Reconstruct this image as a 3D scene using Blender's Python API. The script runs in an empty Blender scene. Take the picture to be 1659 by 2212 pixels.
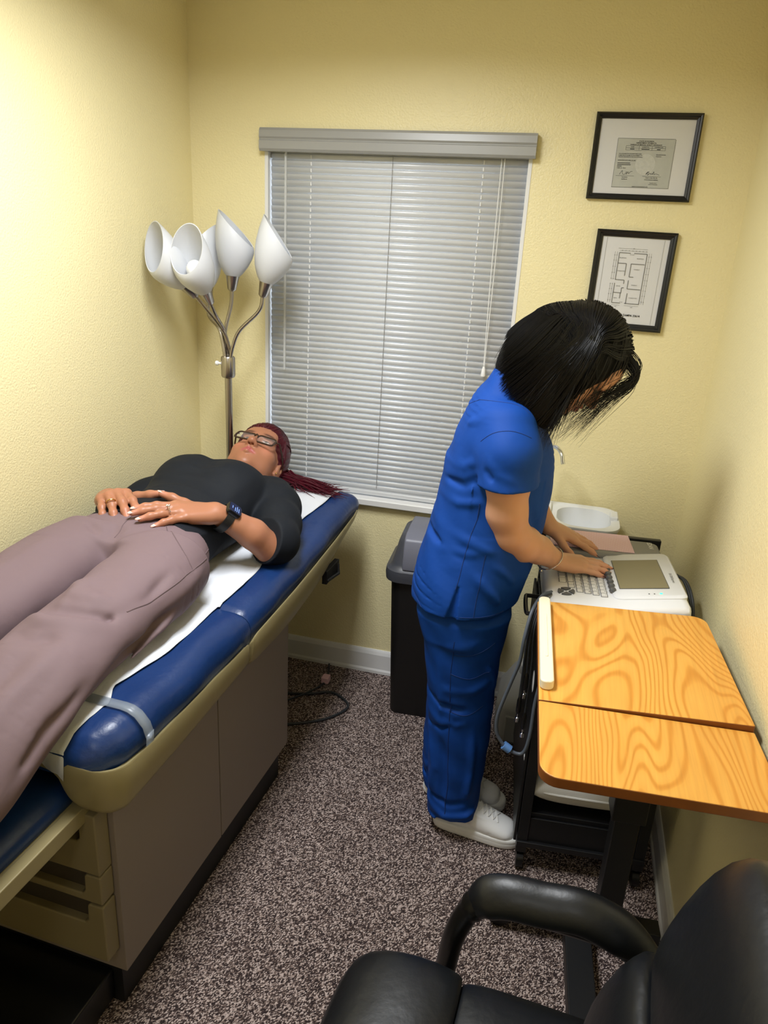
import bpy, bmesh, math, random
import numpy as np
from mathutils import Vector, Matrix
random.seed(7); rng = np.random.default_rng(7)
S = bpy.context.scene
COL = S.collection
PI = math.pi
# ---------------------------------------------------------------- camera
def cam_axes(pitch, yaw, roll):
    cy, sy, cp, sp = math.cos(yaw), math.sin(yaw), math.cos(pitch), math.sin(pitch)
    f = Vector((-sy*cp, cy*cp, -sp)); r = Vector((cy, sy, 0)); u = r.cross(f)
    cr, sr = math.cos(roll), math.sin(roll)
    return cr*r + sr*u, -sr*r + cr*u, f
cam = bpy.data.objects.new('camera', bpy.data.cameras.new('camera')); COL.objects.link(cam)
_r, _u, _f = cam_axes(0.349812, 0.233572, 0.055234)
cam.matrix_world = Matrix(((_r.x, _u.x, -_f.x, 0), (_r.y, _u.y, -_f.y, 0), (_r.z, _u.z, -_f.z, 1.69), (0, 0, 0, 1)))
cam.data.sensor_fit = 'VERTICAL'; cam.data.sensor_height = 36; cam.data.lens = 36*1603.37/2212
cam.data.clip_start = 0.02
S.camera = cam
# ---------------------------------------------------------------- light and exposure
S.view_settings.view_transform = 'Standard'; S.view_settings.look = 'None'
S.view_settings.exposure = 0.12; S.view_settings.gamma = 1.0
W = bpy.data.worlds.new('world'); S.world = W; W.use_nodes = True
W.node_tree.nodes['Background'].inputs[0].default_value = (0.85, 0.93, 1.0, 1)
W.node_tree.nodes['Background'].inputs[1].default_value = 5.0
def area(name, loc, sx, sy, power, color=(0.93, 0.962, 1.0), rot=(0, 0, 0), spread=PI):
    l = bpy.data.lights.new(name, 'AREA'); l.shape = 'RECTANGLE'; l.size = sx; l.size_y = sy
    l.energy = power; l.color = color; l.spread = spread
    o = bpy.data.objects.new(name, l); COL.objects.link(o); o.location = loc; o.rotation_euler = rot
    return o
CEIL = 2.44
LIGHT_POS = [(-0.66, 1.36), (-0.30, -0.75)]
area('ceiling_lamp_and_fill_light', (-0.66, 1.36, CEIL-0.09), 0.32, 0.80, 30, spread=2.95)
area('ceiling_lamp_and_fill_light', (-0.30, -0.75, CEIL-0.09), 0.42, 0.62, 4)  # fill light added behind the camera to raise the ambient level
# ---------------------------------------------------------------- materials
def new_mat(name):
    m = bpy.data.materials.new(name); m.use_nodes = True
    nt = m.node_tree; return m, nt, nt.nodes['Principled BSDF']
def srgb(r, g, b):
    f = lambda c: (c/255/12.92) if c/255 <= 0.04045 else ((c/255+0.055)/1.055)**2.4
    return (f(r), f(g), f(b), 1)
def mat(name, col, rough=0.5, metal=0.0, spec=0.5, bump=None, vary=None, coat=0, trans=0, alpha=1, sheen=0, sss=0, emit=None, coord='Object'):
    m, nt, b = new_mat(name)
    b.inputs['Base Color'].default_value = col; b.inputs['Roughness'].default_value = rough
    b.inputs['Metallic'].default_value = metal; b.inputs['Specular IOR Level'].default_value = spec
    b.inputs['Coat Weight'].default_value = coat; b.inputs['Transmission Weight'].default_value = trans
    b.inputs['Alpha'].default_value = alpha; b.inputs['Sheen Weight'].default_value = sheen
    if sss:
        b.inputs['Subsurface Weight'].default_value = sss; b.inputs['Subsurface Radius'].default_value = (0.012, 0.005, 0.003)
        b.inputs['Subsurface Scale'].default_value = 1.0
    if emit:
        b.inputs['Emission Color'].default_value = emit[0]; b.inputs['Emission Strength'].default_value = emit[1]
    tc = nt.nodes.new('ShaderNodeTexCoord')
    if bump:   # (scale, strength, distance, detail)
        n = nt.nodes.new('ShaderNodeTexNoise'); n.inputs['Scale'].default_value = bump[0]; n.inputs['Detail'].default_value = bump[3] if len(bump) > 3 else 3
        bp = nt.nodes.new('ShaderNodeBump'); bp.inputs['Strength'].default_value = bump[1]; bp.inputs['Distance'].default_value = bump[2]
        nt.links.new(tc.outputs[coord], n.inputs['Vector']); nt.links.new(n.outputs['Fac'], bp.inputs['Height']); nt.links.new(bp.outputs[0], b.inputs['Normal'])
    if vary:   # (scale, colour2)
        n = nt.nodes.new('ShaderNodeTexNoise'); n.inputs['Scale'].default_value = vary[0]; n.inputs['Detail'].default_value = 4
        mx = nt.nodes.new('ShaderNodeMix'); mx.data_type = 'RGBA'; mx.inputs[6].default_value = col; mx.inputs[7].default_value = vary[1]
        nt.links.new(tc.outputs[coord], n.inputs['Vector']); nt.links.new(n.outputs['Fac'], mx.inputs[0]); nt.links.new(mx.outputs[2], b.inputs['Base Color'])
    return m
M = {}
M['wall'] = mat('yellow_wall_paint', srgb(238, 226, 178), 0.40, spec=0.45, bump=(170, 0.45, 0.0035, 2))
M['ceil'] = mat('ceiling_white', srgb(235, 232, 222), 0.9)
M['trim'] = mat('white_trim_paint', srgb(228, 228, 228), 0.35)
M['slat'] = mat('blind_slat_pale_grey', srgb(206, 208, 211), 0.28, spec=0.6)
M['valance'] = mat('blind_valance_grey', srgb(156, 156, 154), 0.33)
M['cord'] = mat('white_cord', srgb(240, 240, 240), 0.6)
M['clear'] = mat('clear_plastic', srgb(235, 238, 240), 0.15, alpha=0.35)
M['glass'] = mat('window_glass', srgb(240, 245, 250), 0.02, trans=1)
M['lens'] = mat('spectacle_lens', srgb(245, 248, 250), 0.02, spec=0.6, alpha=0.09)
M['chrome'] = mat('chrome', srgb(215, 218, 222), 0.12, metal=1)
M['nickel'] = mat('brushed_nickel', srgb(178, 172, 164), 0.28, metal=1)
M['shade'] = mat('frosted_white_plastic', srgb(206, 208, 212), 0.4)
M['bulb'] = mat('white_bulb', srgb(248, 248, 246), 0.2)
M['vinyl'] = mat('navy_blue_vinyl', srgb(17, 43, 90), 0.34, bump=(55, 0.35, 0.0028, 5), vary=(7, srgb(24, 54, 106)))
M['tan'] = mat('olive_tan_plastic', srgb(146, 134, 96), 0.42, bump=(300, 0.05, 0.001))
M['taupe'] = mat('taupe_laminate', srgb(134, 122, 114), 0.5, bump=(260, 0.06, 0.001))
M['drawer'] = mat('drawer_tan_plastic', srgb(126, 114, 84), 0.5)
M['black'] = mat('black_matte', srgb(16, 16, 18), 0.5)
M['blackp'] = mat('black_powder_coat', srgb(20, 21, 24), 0.42, bump=(500, 0.1, 0.0006))
M['blackg'] = mat('black_gloss_plastic', srgb(14, 14, 15), 0.3)
M['paper'] = mat('white_exam_paper', srgb(214, 217, 223), 0.85, bump=(45, 0.35, 0.006, 4))
M['strap'] = mat('clear_grey_strap', srgb(150, 160, 172), 0.25, alpha=0.45)
M['leather'] = mat('black_leather', srgb(13, 16, 21), 0.40, bump=(14, 0.25, 0.010, 6))
M['binlid'] = mat('grey_bin_lid', srgb(112, 114, 128), 0.42)
M['binrim'] = mat('dark_grey_bin_rim', srgb(66, 68, 76), 0.42)
M['machine'] = mat('white_grey_casing', srgb(226, 228, 232), 0.4)
M['mgrey'] = mat('grey_casing', srgb(132, 133, 136), 0.45)
M['key'] = mat('pale_key', srgb(222, 222, 222), 0.45)
M['kgrey'] = mat('dark_grey_button', srgb(84, 86, 88), 0.5)
M['screen'] = mat('olive_grey_lcd', srgb(132, 124, 96), 0.28, spec=0.3)
M['led'] = mat('green_light', srgb(60, 220, 150), 0.4, emit=(srgb(70, 235, 160), 2.0))
M['ink'] = mat('printed_black_ink', srgb(40, 40, 42), 0.8)
M['inkgrey'] = mat('printed_grey_ink', srgb(128, 128, 126), 0.8)
M['inklight'] = mat('printed_light_grey', srgb(178, 178, 174), 0.8)
M['wtext'] = mat('white_lettering', srgb(240, 240, 240), 0.6)
M['mount'] = mat('white_paper_sheet', srgb(214, 214, 215), 0.8)
M['cert'] = mat('grey_certificate_paper', srgb(176, 178, 172), 0.8, vary=(40, srgb(190, 192, 186)))
M['seal'] = mat('pale_seal_print', srgb(204, 205, 200), 0.8, vary=(120, srgb(182, 184, 178)))
M['frame'] = mat('black_picture_frame', srgb(14, 15, 18), 0.38)
M['sink'] = mat('white_basin_plastic', srgb(226, 229, 233), 0.35)
M['tank'] = mat('grey_tank_plastic', srgb(150, 150, 148), 0.5)
M['hose'] = mat('white_corrugated_hose', srgb(205, 206, 204), 0.5)
M['cable'] = mat('grey_black_cable', srgb(42, 46, 52), 0.45)
M['cableg'] = mat('slate_grey_cable', srgb(84, 92, 104), 0.45)
M['clip'] = mat('blue_clip_plastic', srgb(96, 140, 200), 0.45)
M['red'] = mat('red_plastic', srgb(196, 22, 44), 0.4)
M['pink'] = mat('pink_tag', srgb(232, 190, 200), 0.7)
M['cream'] = mat('cream_plastic', srgb(238, 230, 204), 0.45)
M['pillow'] = mat('white_pillow_fabric', srgb(214, 212, 206), 0.9, bump=(400, 0.2, 0.001))
M['gold'] = mat('gold', srgb(212, 170, 96), 0.25, metal=1)
M['silver'] = mat('silver', srgb(225, 220, 216), 0.18, metal=1)
M['watchglass'] = mat('watch_glass', srgb(10, 22, 58), 0.08)
M['watchtext'] = mat('watch_screen_text', srgb(120, 150, 210), 0.4, emit=(srgb(90, 120, 200), 0.6))

def carpet_mat():
    m, nt, b = new_mat('brown_flecked_carpet'); N = nt.nodes; L = nt.links
    tc = N.new('ShaderNodeTexCoord'); mp = N.new('ShaderNodeMapping'); mp.inputs['Rotation'].default_value = (0, 0, 0.62)
    L.new(tc.outputs['Object'], mp.inputs['Vector'])
    mp2 = N.new('ShaderNodeMapping'); mp2.inputs['Scale'].default_value = (1, 0.55, 1); L.new(mp.outputs[0], mp2.inputs['Vector'])
    v = N.new('ShaderNodeTexVoronoi'); v.inputs['Scale'].default_value = 440; L.new(mp2.outputs[0], v.inputs['Vector'])
    n = N.new('ShaderNodeTexNoise'); n.inputs['Scale'].default_value = 26; n.inputs['Detail'].default_value = 3
    mp3 = N.new('ShaderNodeMapping'); mp3.inputs['Scale'].default_value = (1, 3.2, 1); mp3.inputs['Rotation'].default_value = (0, 0, 0.5); L.new(mp.outputs[0], mp3.inputs['Vector']); L.new(mp3.outputs[0], n.inputs['Vector'])
    sep = N.new('ShaderNodeSeparateColor'); L.new(v.outputs['Color'], sep.inputs[0])
    ad = N.new('ShaderNodeMath'); ad.operation = 'MULTIPLY_ADD'; ad.inputs[1].default_value = 0.5; L.new(n.outputs['Fac'], ad.inputs[0]); 
    sc = N.new('ShaderNodeMath'); sc.operation = 'MULTIPLY'; sc.inputs[1].default_value = 0.9; L.new(sep.outputs[0], sc.inputs[0]); L.new(sc.outputs[0], ad.inputs[2])
    cr = N.new('ShaderNodeValToRGB'); e = cr.color_ramp.elements
    e[0].position = 0.40; e[0].color = srgb(52, 43, 43); e[1].position = 1.15; e[1].color = srgb(200, 182, 175)
    e2 = cr.color_ramp.elements.new(0.66); e2.color = srgb(78, 64, 61)
    e3 = cr.color_ramp.elements.new(0.88); e3.color = srgb(148, 129, 121)
    L.new(ad.outputs[0], cr.inputs[0]); L.new(cr.outputs[0], b.inputs['Base Color'])
    b.inputs['Roughness'].default_value = 0.95; b.inputs['Specular IOR Level'].default_value = 0.15
    bp = N.new('ShaderNodeBump'); bp.inputs['Strength'].default_value = 0.8; bp.inputs['Distance'].default_value = 0.003
    L.new(v.outputs['Distance'], bp.inputs['Height']); bp.invert = True; L.new(bp.outputs[0], b.inputs['Normal'])
    return m
M['carpet'] = carpet_mat()
def wood_mat(name, knots):
    m, nt, b = new_mat(name); N = nt.nodes; L = nt.links
    tc = N.new('ShaderNodeTexCoord')
    mp = N.new('ShaderNodeMapping'); mp.inputs['Scale'].default_value = (4.6, 0.95, 5); mp.inputs['Location'].default_value = knots; L.new(tc.outputs['Object'], mp.inputs['Vector'])
    n = N.new('ShaderNodeTexNoise'); n.inputs['Scale'].default_value = 1.0; n.inputs['Detail'].default_value = 2.2; n.inputs['Roughness'].default_value = 0.42; n.inputs['Distortion'].default_value = 0.35; L.new(mp.outputs[0], n.inputs['Vector'])
    mu = N.new('ShaderNodeMath'); mu.operation = 'MULTIPLY'; mu.inputs[1].default_value = 190; L.new(n.outputs['Fac'], mu.inputs[0])
    si = N.new('ShaderNodeMath'); si.operation = 'SINE'; L.new(mu.outputs[0], si.inputs[0])
    mp2 = N.new('ShaderNodeMapping'); mp2.inputs['Scale'].default_value = (190, 7, 90); L.new(tc.outputs['Object'], mp2.inputs['Vector'])
    f = N.new('ShaderNodeTexNoise'); f.inputs['Scale'].default_value = 1; f.inputs['Detail'].default_value = 2; L.new(mp2.outputs[0], f.inputs['Vector'])
    cr = N.new('ShaderNodeValToRGB'); e = cr.color_ramp.elements
    e[0].position = 0.0; e[0].color = srgb(240, 180, 86); e[1].position = 1.0; e[1].color = srgb(218, 148, 58)
    e2 = cr.color_ramp.elements.new(0.62); e2.color = srgb(238, 175, 80)
    mr = N.new('ShaderNodeMapRange'); mr.inputs[1].default_value = -1; mr.inputs[2].default_value = 1; L.new(si.outputs[0], mr.inputs[0])
    L.new(mr.outputs[0], cr.inputs[0])
    n3 = N.new('ShaderNodeTexNoise'); n3.inputs['Scale'].default_value = 1.3; n3.inputs['Detail'].default_value = 2; L.new(mp.outputs[0], n3.inputs['Vector'])
    mr3 = N.new('ShaderNodeMapRange'); mr3.inputs[1].default_value = 0.35; mr3.inputs[2].default_value = 0.75; mr3.inputs[3].default_value = 0.0; mr3.inputs[4].default_value = 0.5; L.new(n3.outputs['Fac'], mr3.inputs[0])
    mx = N.new('ShaderNodeMix'); mx.data_type = 'RGBA'; mx.inputs[7].default_value = srgb(214, 146, 60); L.new(cr.outputs[0], mx.inputs[6]); L.new(mr3.outputs[0], mx.inputs[0])
    mx2 = N.new('ShaderNodeMix'); mx2.data_type = 'RGBA'; mx2.blend_type = 'MULTIPLY'; mx2.inputs[0].default_value = 0.25; L.new(mx.outputs[2], mx2.inputs[6]); L.new(f.outputs['Fac'], mx2.inputs[7])
    L.new(mx2.outputs[2], b.inputs['Base Color']); b.inputs['Roughness'].default_value = 0.42; b.inputs['Specular IOR Level'].default_value = 0.35
    return m
M['wood'] = wood_mat('honey_wood_laminate', (0.35, 0.2, 0)); M['wood2'] = wood_mat('honey_wood_laminate_leaf', (2.1, 1.4, 0.3))
M['woodedge'] = mat('brown_wood_edge', srgb(140, 82, 34), 0.45, vary=(30, srgb(118, 66, 26)))
def grid_paper():
    m, nt, b = new_mat('pink_graph_paper'); N = nt.nodes; L = nt.links
    tc = N.new('ShaderNodeTexCoord'); br = N.new('ShaderNodeTexBrick'); br.offset = 0; br.inputs['Scale'].default_value = 1
    br.inputs['Color1'].default_value = br.inputs['Color2'].default_value = srgb(244, 218, 228); br.inputs['Mortar'].default_value = srgb(226, 168, 188)
    br.inputs['Mortar Size'].default_value = 0.0005; br.inputs['Brick Width'].default_value = 0.005; br.inputs['Row Height'].default_value = 0.005
    L.new(tc.outputs['Object'], br.inputs['Vector']); L.new(br.outputs[0], b.inputs['Base Color']); b.inputs['Roughness'].default_value = 0.7
    return m
M['graph'] = grid_paper()
# ---------------------------------------------------------------- mesh helpers
def link(name, me, m=None, parent=None, smooth=True, auto=None):
    o = bpy.data.objects.new(name, me); COL.objects.link(o)
    if m is not None: me.materials.append(m)
    if smooth:
        for p in me.polygons: p.use_smooth = True
    if parent is not None:
        o.parent = parent; o.matrix_parent_inverse = parent_matrix(parent).inverted()
    return o
def parent_matrix(p):
    mx = Matrix.LocRotScale(p.location, p.rotation_euler, p.scale)
    return mx if p.parent is None else parent_matrix(p.parent) @ p.matrix_parent_inverse @ mx
def tag(o, label, cat, group=None):
    o['label'] = label; o['category'] = cat
    if group: o['group'] = group
    return o
def thing(name, label, cat, loc, group=None):
    o = bpy.data.objects.new(name, None); COL.objects.link(o); o.location = loc; o.empty_display_size = 0.05
    return tag(o, label, cat, group)
class MB:
    def __init__(s): s.v = []; s.f = []
    def add(s, vs, fs, T=None):
        n = len(s.v)
        for q in vs:
            q = Vector(q); s.v.append(tuple(T @ q) if T is not None else tuple(q))
        s.f += [tuple(i+n for i in f) for f in fs]; return s
    def box(s, lo, hi, T=None):
        (a, b, c), (d, e, f) = lo, hi
        return s.add([(a, b, c), (d, b, c), (d, e, c), (a, e, c), (a, b, f), (d, b, f), (d, e, f), (a, e, f)],
                     [(0, 3, 2, 1), (4, 5, 6, 7), (0, 1, 5, 4), (1, 2, 6, 5), (2, 3, 7, 6), (3, 0, 4, 7)], T)
    def rings(s, R, closed=True, caps=True, T=None):
        n = len(R[0]); vs = [q for r in R for q in r]; fs = []
        for i in range(len(R)-1):
            for j in range(n if closed else n-1):
                k = (j+1) % n; fs.append((i*n+j, i*n+k, (i+1)*n+k, (i+1)*n+j))
        if caps: fs.append(tuple(range(n-1, -1, -1))); fs.append(tuple(range((len(R)-1)*n, len(R)*n)))
        return s.add(vs, fs, T)
    def tube(s, pts, r, n=10, caps=True, T=None, flat=1.0):
        P = [Vector(p) for p in pts]; rr = [float(q) for q in r] if isinstance(r, (list, tuple)) else [r]*len(P); R = []; up = None
        for i, p in enumerate(P):
            d = (P[min(i+1, len(P)-1)]-P[max(i-1, 0)]).normalized()
            if up is None: up = d.orthogonal().normalized()
            up = (up - d*up.dot(d)).normalized(); w = d.cross(up)
            R.append([p + rr[i]*(math.cos(2*PI*k/n)*up + flat*math.sin(2*PI*k/n)*w) for k in range(n)])
        return s.rings(R, True, caps, T)
    def lathe(s, prof, n=24, T=None, caps=True):
        return s.rings([[(r*math.cos(2*PI*k/n), r*math.sin(2*PI*k/n), z) for k in range(n)] for r, z in prof], True, caps, T)
    def prism(s, poly, z0, z1, T=None):
        n = len(poly)
        return s.add([(x, y, z0) for x, y in poly]+[(x, y, z1) for x, y in poly],
                     [tuple(range(n-1, -1, -1)), tuple(range(n, 2*n))]+[(i, (i+1) % n, n+(i+1) % n, n+i) for i in range(n)], T)
    def ball(s, c, r, n=12, T=None):
        r = r if isinstance(r, (list, tuple)) else (r, r, r)
        R = [[(c[0]+r[0]*math.sin(a)*math.cos(2*PI*k/n), c[1]+r[1]*math.sin(a)*math.sin(2*PI*k/n), c[2]-r[2]*math.cos(a)) for k in range(n)] for a in [0.02+(PI-0.04)*i/(n//2+1) for i in range(n//2+2)]]
        return s.rings(R, True, True, T)
    def build(s, name, m, parent=None, bevel=0, seg=2, smooth=True, sub=0, T=None, solid=0):
        me = bpy.data.meshes.new(name)
        vs = [tuple(T @ Vector(q)) for q in s.v] if T is not None else s.v
        me.from_pydata(vs, [], s.f); me.update()
        bm = bmesh.new(); bm.from_mesh(me); bmesh.ops.recalc_face_normals(bm, faces=bm.faces); bm.to_mesh(me); bm.free()
        o = link(name, me, m, parent, smooth)
        if solid:
            md = o.modifiers.new('s', 'SOLIDIFY'); md.thickness = solid; md.offset = 0
        if bevel:
            md = o.modifiers.new('b', 'BEVEL'); md.width = bevel; md.segments = seg; md.limit_method = 'ANGLE'; md.angle_limit = 0.6; md.harden_normals = True
        if sub:
            md = o.modifiers.new('u', 'SUBSURF'); md.levels = sub; md.render_levels = sub
        if smooth and not sub:
            try: me.set_sharp_from_angle(angle=0.7)
            except Exception: pass
        return o
def rrect(x0, y0, x1, y1, r, n=5):
    out = []
    for cx, cy, a in ((x1-r, y0+r, -PI/2), (x1-r, y1-r, 0), (x0+r, y1-r, PI/2), (x0+r, y0+r, PI)):
        out += [(cx+r*math.cos(a+PI/2*i/n), cy+r*math.sin(a+PI/2*i/n)) for i in range(n+1)]
    return out
def spline(pts, n=8):
    P = [np.array(p, float) for p in pts]; P = [2*P[0]-P[1]]+P+[2*P[-1]-P[-2]]; out = []
    for i in range(1, len(P)-2):
        for k in range(n):
            t = k/n; a, b, c, d = P[i-1:i+3]
            out.append(tuple(0.5*(2*b+(c-a)*t+(2*a-5*b+4*c-d)*t*t+(3*b-a-3*c+d)*t**3)))
    out.append(tuple(P[-2])); return out
def interp(x, xs, ys): return float(np.interp(x, xs, ys))
def RZ(loc, a): return Matrix.Translation(Vector(loc)) @ Matrix.Rotation(a, 4, 'Z')
def text_mesh(txt, size, align='CENTER', bold=0.018):
    c = bpy.data.curves.new('t', 'FONT'); c.body = txt; c.size = size; c.align_x = align; c.resolution_u = 2; c.offset = bold*size
    o = bpy.data.objects.new('t', c); COL.objects.link(o); dg = bpy.context.evaluated_depsgraph_get()
    me = o.evaluated_get(dg).to_mesh(); vs = [tuple(v.co) for v in me.vertices]; fs = [tuple(p.vertices) for p in me.polygons]
    bpy.data.objects.remove(o); bpy.data.curves.remove(c); return vs, fs
def struct(o): o['kind'] = 'structure'; return o
# ================================================================ ROOM
XL, XR, YB, YF = -1.388, 0.4446, 2.614, -1.5
WX0, WX1, WZ0, WZ1 = -1.110, -0.203, 0.752, 2.0
mb = MB()
mb.box((XL-0.1, YB, 0), (WX0, YB+0.14, CEIL)); mb.box((WX1, YB, 0), (XR+0.1, YB+0.14, CEIL))
mb.box((WX0, YB, 0), (WX1, YB+0.14, WZ0)); mb.box((WX0, YB, WZ1), (WX1, YB+0.14, CEIL))
struct(mb.build('wall_back', M['wall'], smooth=False))
struct(MB().box((XL-0.12, YF, 0), (XL, YB, CEIL)).build('wall_left', M['wall'], smooth=False))
struct(MB().box((XR, YF, 0), (XR+0.12, YB, CEIL)).build('wall_right', M['wall'], smooth=False))
struct(MB().box((XL-0.12, YF-0.12, 0), (XR+0.12, YF, CEIL)).build('wall_front', M['wall'], smooth=False))
struct(MB().box((XL-0.12, YF-0.12, -0.05), (XR+0.12, YB+0.14, 0)).build('floor', M['carpet'], smooth=False))
struct(MB().box((XL-0.12, YF-0.12, CEIL), (XR+0.12, YB+0.14, CEIL+0.06)).build('ceiling', M['ceil'], smooth=False))
BBP = [(0, 0), (0.016, 0), (0.016, 0.012), (0.012, 0.02), (0.0125, 0.085), (0.008, 0.098), (0.004, 0.105), (0, 0.105)]
def baseboard(name, a, b, nrm):
    a, b, nrm = Vector(a), Vector(b), Vector(nrm)
    mb = MB().rings([[p + nrm*x + Vector((0, 0, z)) for x, z in BBP] for p in (a, b)])
    return struct(mb.build(name, M['trim'], smooth=False))
baseboard('baseboard_back', (XL, YB, 0), (XR, YB, 0), (0, -1, 0))
baseboard('baseboard_left', (XL, YF, 0), (XL, YB-0.017, 0), (1, 0, 0))
baseboard('baseboard_right', (XR, YF, 0), (XR, YB-0.017, 0), (-1, 0, 0))
# window: jambs, sill, pane
win = MB()
win.box((WX0, YB-0.002, WZ0), (WX0+0.012, YB+0.14, WZ1)); win.box((WX1-0.012, YB-0.002, WZ0), (WX1, YB+0.14, WZ1)); win.box((WX0, YB-0.002, WZ1-0.012), (WX1, YB+0.14, WZ1))
win.box((WX0+0.012, YB+0.10, WZ0), (WX0+0.05, YB+0.13, WZ1)); win.box((WX1-0.05, YB+0.10, WZ0), (WX1-0.012, YB+0.13, WZ1))
win.box((WX0, YB+0.10, WZ0), (WX1, YB+0.13, WZ0+0.05)); win.box((WX0, YB+0.10, 1.36), (WX1, YB+0.13, 1.40))
wo = struct(win.build('window_1', M['trim'], smooth=False))
MB().box((WX0, YB+0.112, WZ0), (WX1, YB+0.117, WZ1)).build('window_pane', M['glass'], wo, smooth=False)
MB().box((WX0-0.012, YB-0.028, 0.735), (WX1+0.012, YB+0.14, 0.762)).build('window_sill', M['trim'], wo, bevel=0.005)
# ceiling lamp over the couch, and an added fill panel behind the camera
for i, (x, y) in enumerate(LIGHT_POS):
    t = thing('ceiling_lamp_and_fill', ['white flush ceiling lamp panel above the examination couch', 'white flush ceiling lamp panel near the entrance'][i], 'lamp', (x, y, CEIL))
    MB().box((x-0.20, y-0.45, CEIL-0.07), (x+0.20, y+0.45, CEIL-0.0005)).build('housing', M['trim'], t, bevel=0.01)
    MB().box((x-0.17, y-0.42, CEIL-0.078), (x+0.17, y+0.42, CEIL-0.0705)).build('diffuser', mat('lit_diffuser', srgb(255, 250, 240), 0.5, emit=((1, 0.97, 0.92, 1), 2.0)), t)
# ================================================================ BLIND
bl = thing('window_blind', 'closed white horizontal slat blind with grey valance in the window', 'blind', ((WX0+WX1)/2, YB, WZ0))
BX0, BX1 = WX0+0.016, WX1-0.014
BY = YB+0.022
mb = MB(); nsl = 56; z0, z1 = 0.795, 1.945; pitch = (z1-z0)/(nsl-1)
prof = []; yy = zz = 0.0
for k in range(13):   # crowned slat: most of it faces slightly down, the upper edge curls back and catches the light
    t = math.radians(-33+92*(k/12)**2.6); prof.append((yy, zz)); yy += 0.00205*math.sin(t); zz += 0.00205*math.cos(t)
for i in range(nsl):
    z = z0+i*pitch; dx = 0.0006*math.sin(i*2.1)
    mb.rings([[(x, BY+0.004+a, z-0.0125+b) for a, b in prof] for x in (BX0+dx, BX1+dx)], closed=False, caps=False)
mb.build('slats', M['slat'], bl, solid=0.0008)
vp = [(0.030, 2.026), (-0.030, 2.026), (-0.036, 2.018), (-0.038, 1.998), (-0.034, 1.992), (-0.034, 1.990), (-0.038, 1.986), (-0.038, 1.962), (-0.032, 1.954), (-0.002, 1.956), (-0.001, 2.0)]
vp = [(-0.002, 2.026)]+vp[1:]
MB().rings([[(x, YB+y, z) for y, z in vp] for x in (WX0-0.006, WX1+0.010)]).build('valance', M['valance'], bl, smooth=False)
MB().box((BX0-0.004, BY+0.002, 1.938), (BX1+0.004, BY+0.024, 1.990)).build('head_rail', M['slat'], bl)
MB().box((BX0, BY-0.012, 0.766), (BX1, BY+0.010, 0.784)).build('bottom_rail', M['slat'], bl, bevel=0.004)
for x in (-0.948, -0.358):
    mb = MB()
    for i in range(nsl):
        z = z0+i*pitch-0.006; mb.tube([(x, BY-0.0030, z), (x, BY-0.0055, z+pitch*0.52)], 0.0025, 6)
    mb.build('lift_cord', M['cord'], bl)
MB().tube([(-0.661, BY-0.0085, z0), (-0.661, BY-0.0085, z1+0.01)], 0.0009, 5).build('ladder_cord', M['mgrey'], bl)
MB().tube([(-1.034, BY-0.024, 1.22), (-1.034, BY-0.022, 1.955)], 0.0042, 8).build('tilt_wand', M['clear'], bl)
for k, x in enumerate((-0.300, -0.290)):
    MB().tube(spline([(x, BY-0.024, 1.955), (x+0.001, BY-0.026, 1.6), (-0.294+0.002*k, BY-0.026, 1.30)]), 0.0012, 6).build('pull_cord', M['cord'], bl)
MB().lathe([(0.003, 0.03), (0.006, 0.02), (0.0085, 0.0), (0.008, -0.004)], 10, Matrix.Translation((-0.293, BY-0.026, 1.268))).build('cord_tassel', M['cord'], bl)
# ================================================================ PICTURES
YW = YB
def frame_obj(name, label, x0, z0, x1, z1, w, tilt=0.0):
    cx, cz = (x0+x1)/2, (z0+z1)/2
    t = thing(name, label, 'picture', (cx, YW, cz))
    T = Matrix.Translation((cx, YW-0.0005, cz)) @ Matrix.Rotation(tilt, 4, 'Y')
    hw, hh = (x1-x0)/2, (z1-z0)/2; prof = [(0, 0), (0, -0.016), (0.25*w, -0.021), (0.5*w, -0.019), (0.6*w, -0.015), (0.95*w, -0.012), (w, -0.010), (w, -0.002)]
    R = []
    for sx, sz in ((-1, -1), (1, -1), (1, 1), (-1, 1)):
        R.append([(sx*(hw-a), y, sz*(hh-a)) for a, y in prof])
    R.append(R[0]); MB().rings(R, closed=True, caps=False, T=T).build('frame_moulding', M['frame'], t, smooth=False)
    MB().box((-hw+w*0.6, -0.007, -hh+w*0.6), (hw-w*0.6, -0.001, hh-w*0.6), T).build('mat_board', M['mount'], t, smooth=False)
    return t, T
def put(mb, vs, fs, T, x, z, y=-0.0086):
    mb.add([(a+x, y, b+z) for a, b, c in vs], fs, T)
def line(mb, T, x0, z0, x1, z1, w, y=-0.0084):
    d = Vector((x1-x0, 0, z1-z0)); n = Vector((-d.z, 0, d.x)).normalized()*w/2; a, b = Vector((x0, y, z0)), Vector((x1, y, z1))
    mb.add([a-n, b-n, b+n, a+n], [(0, 1, 2, 3)], T)
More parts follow.
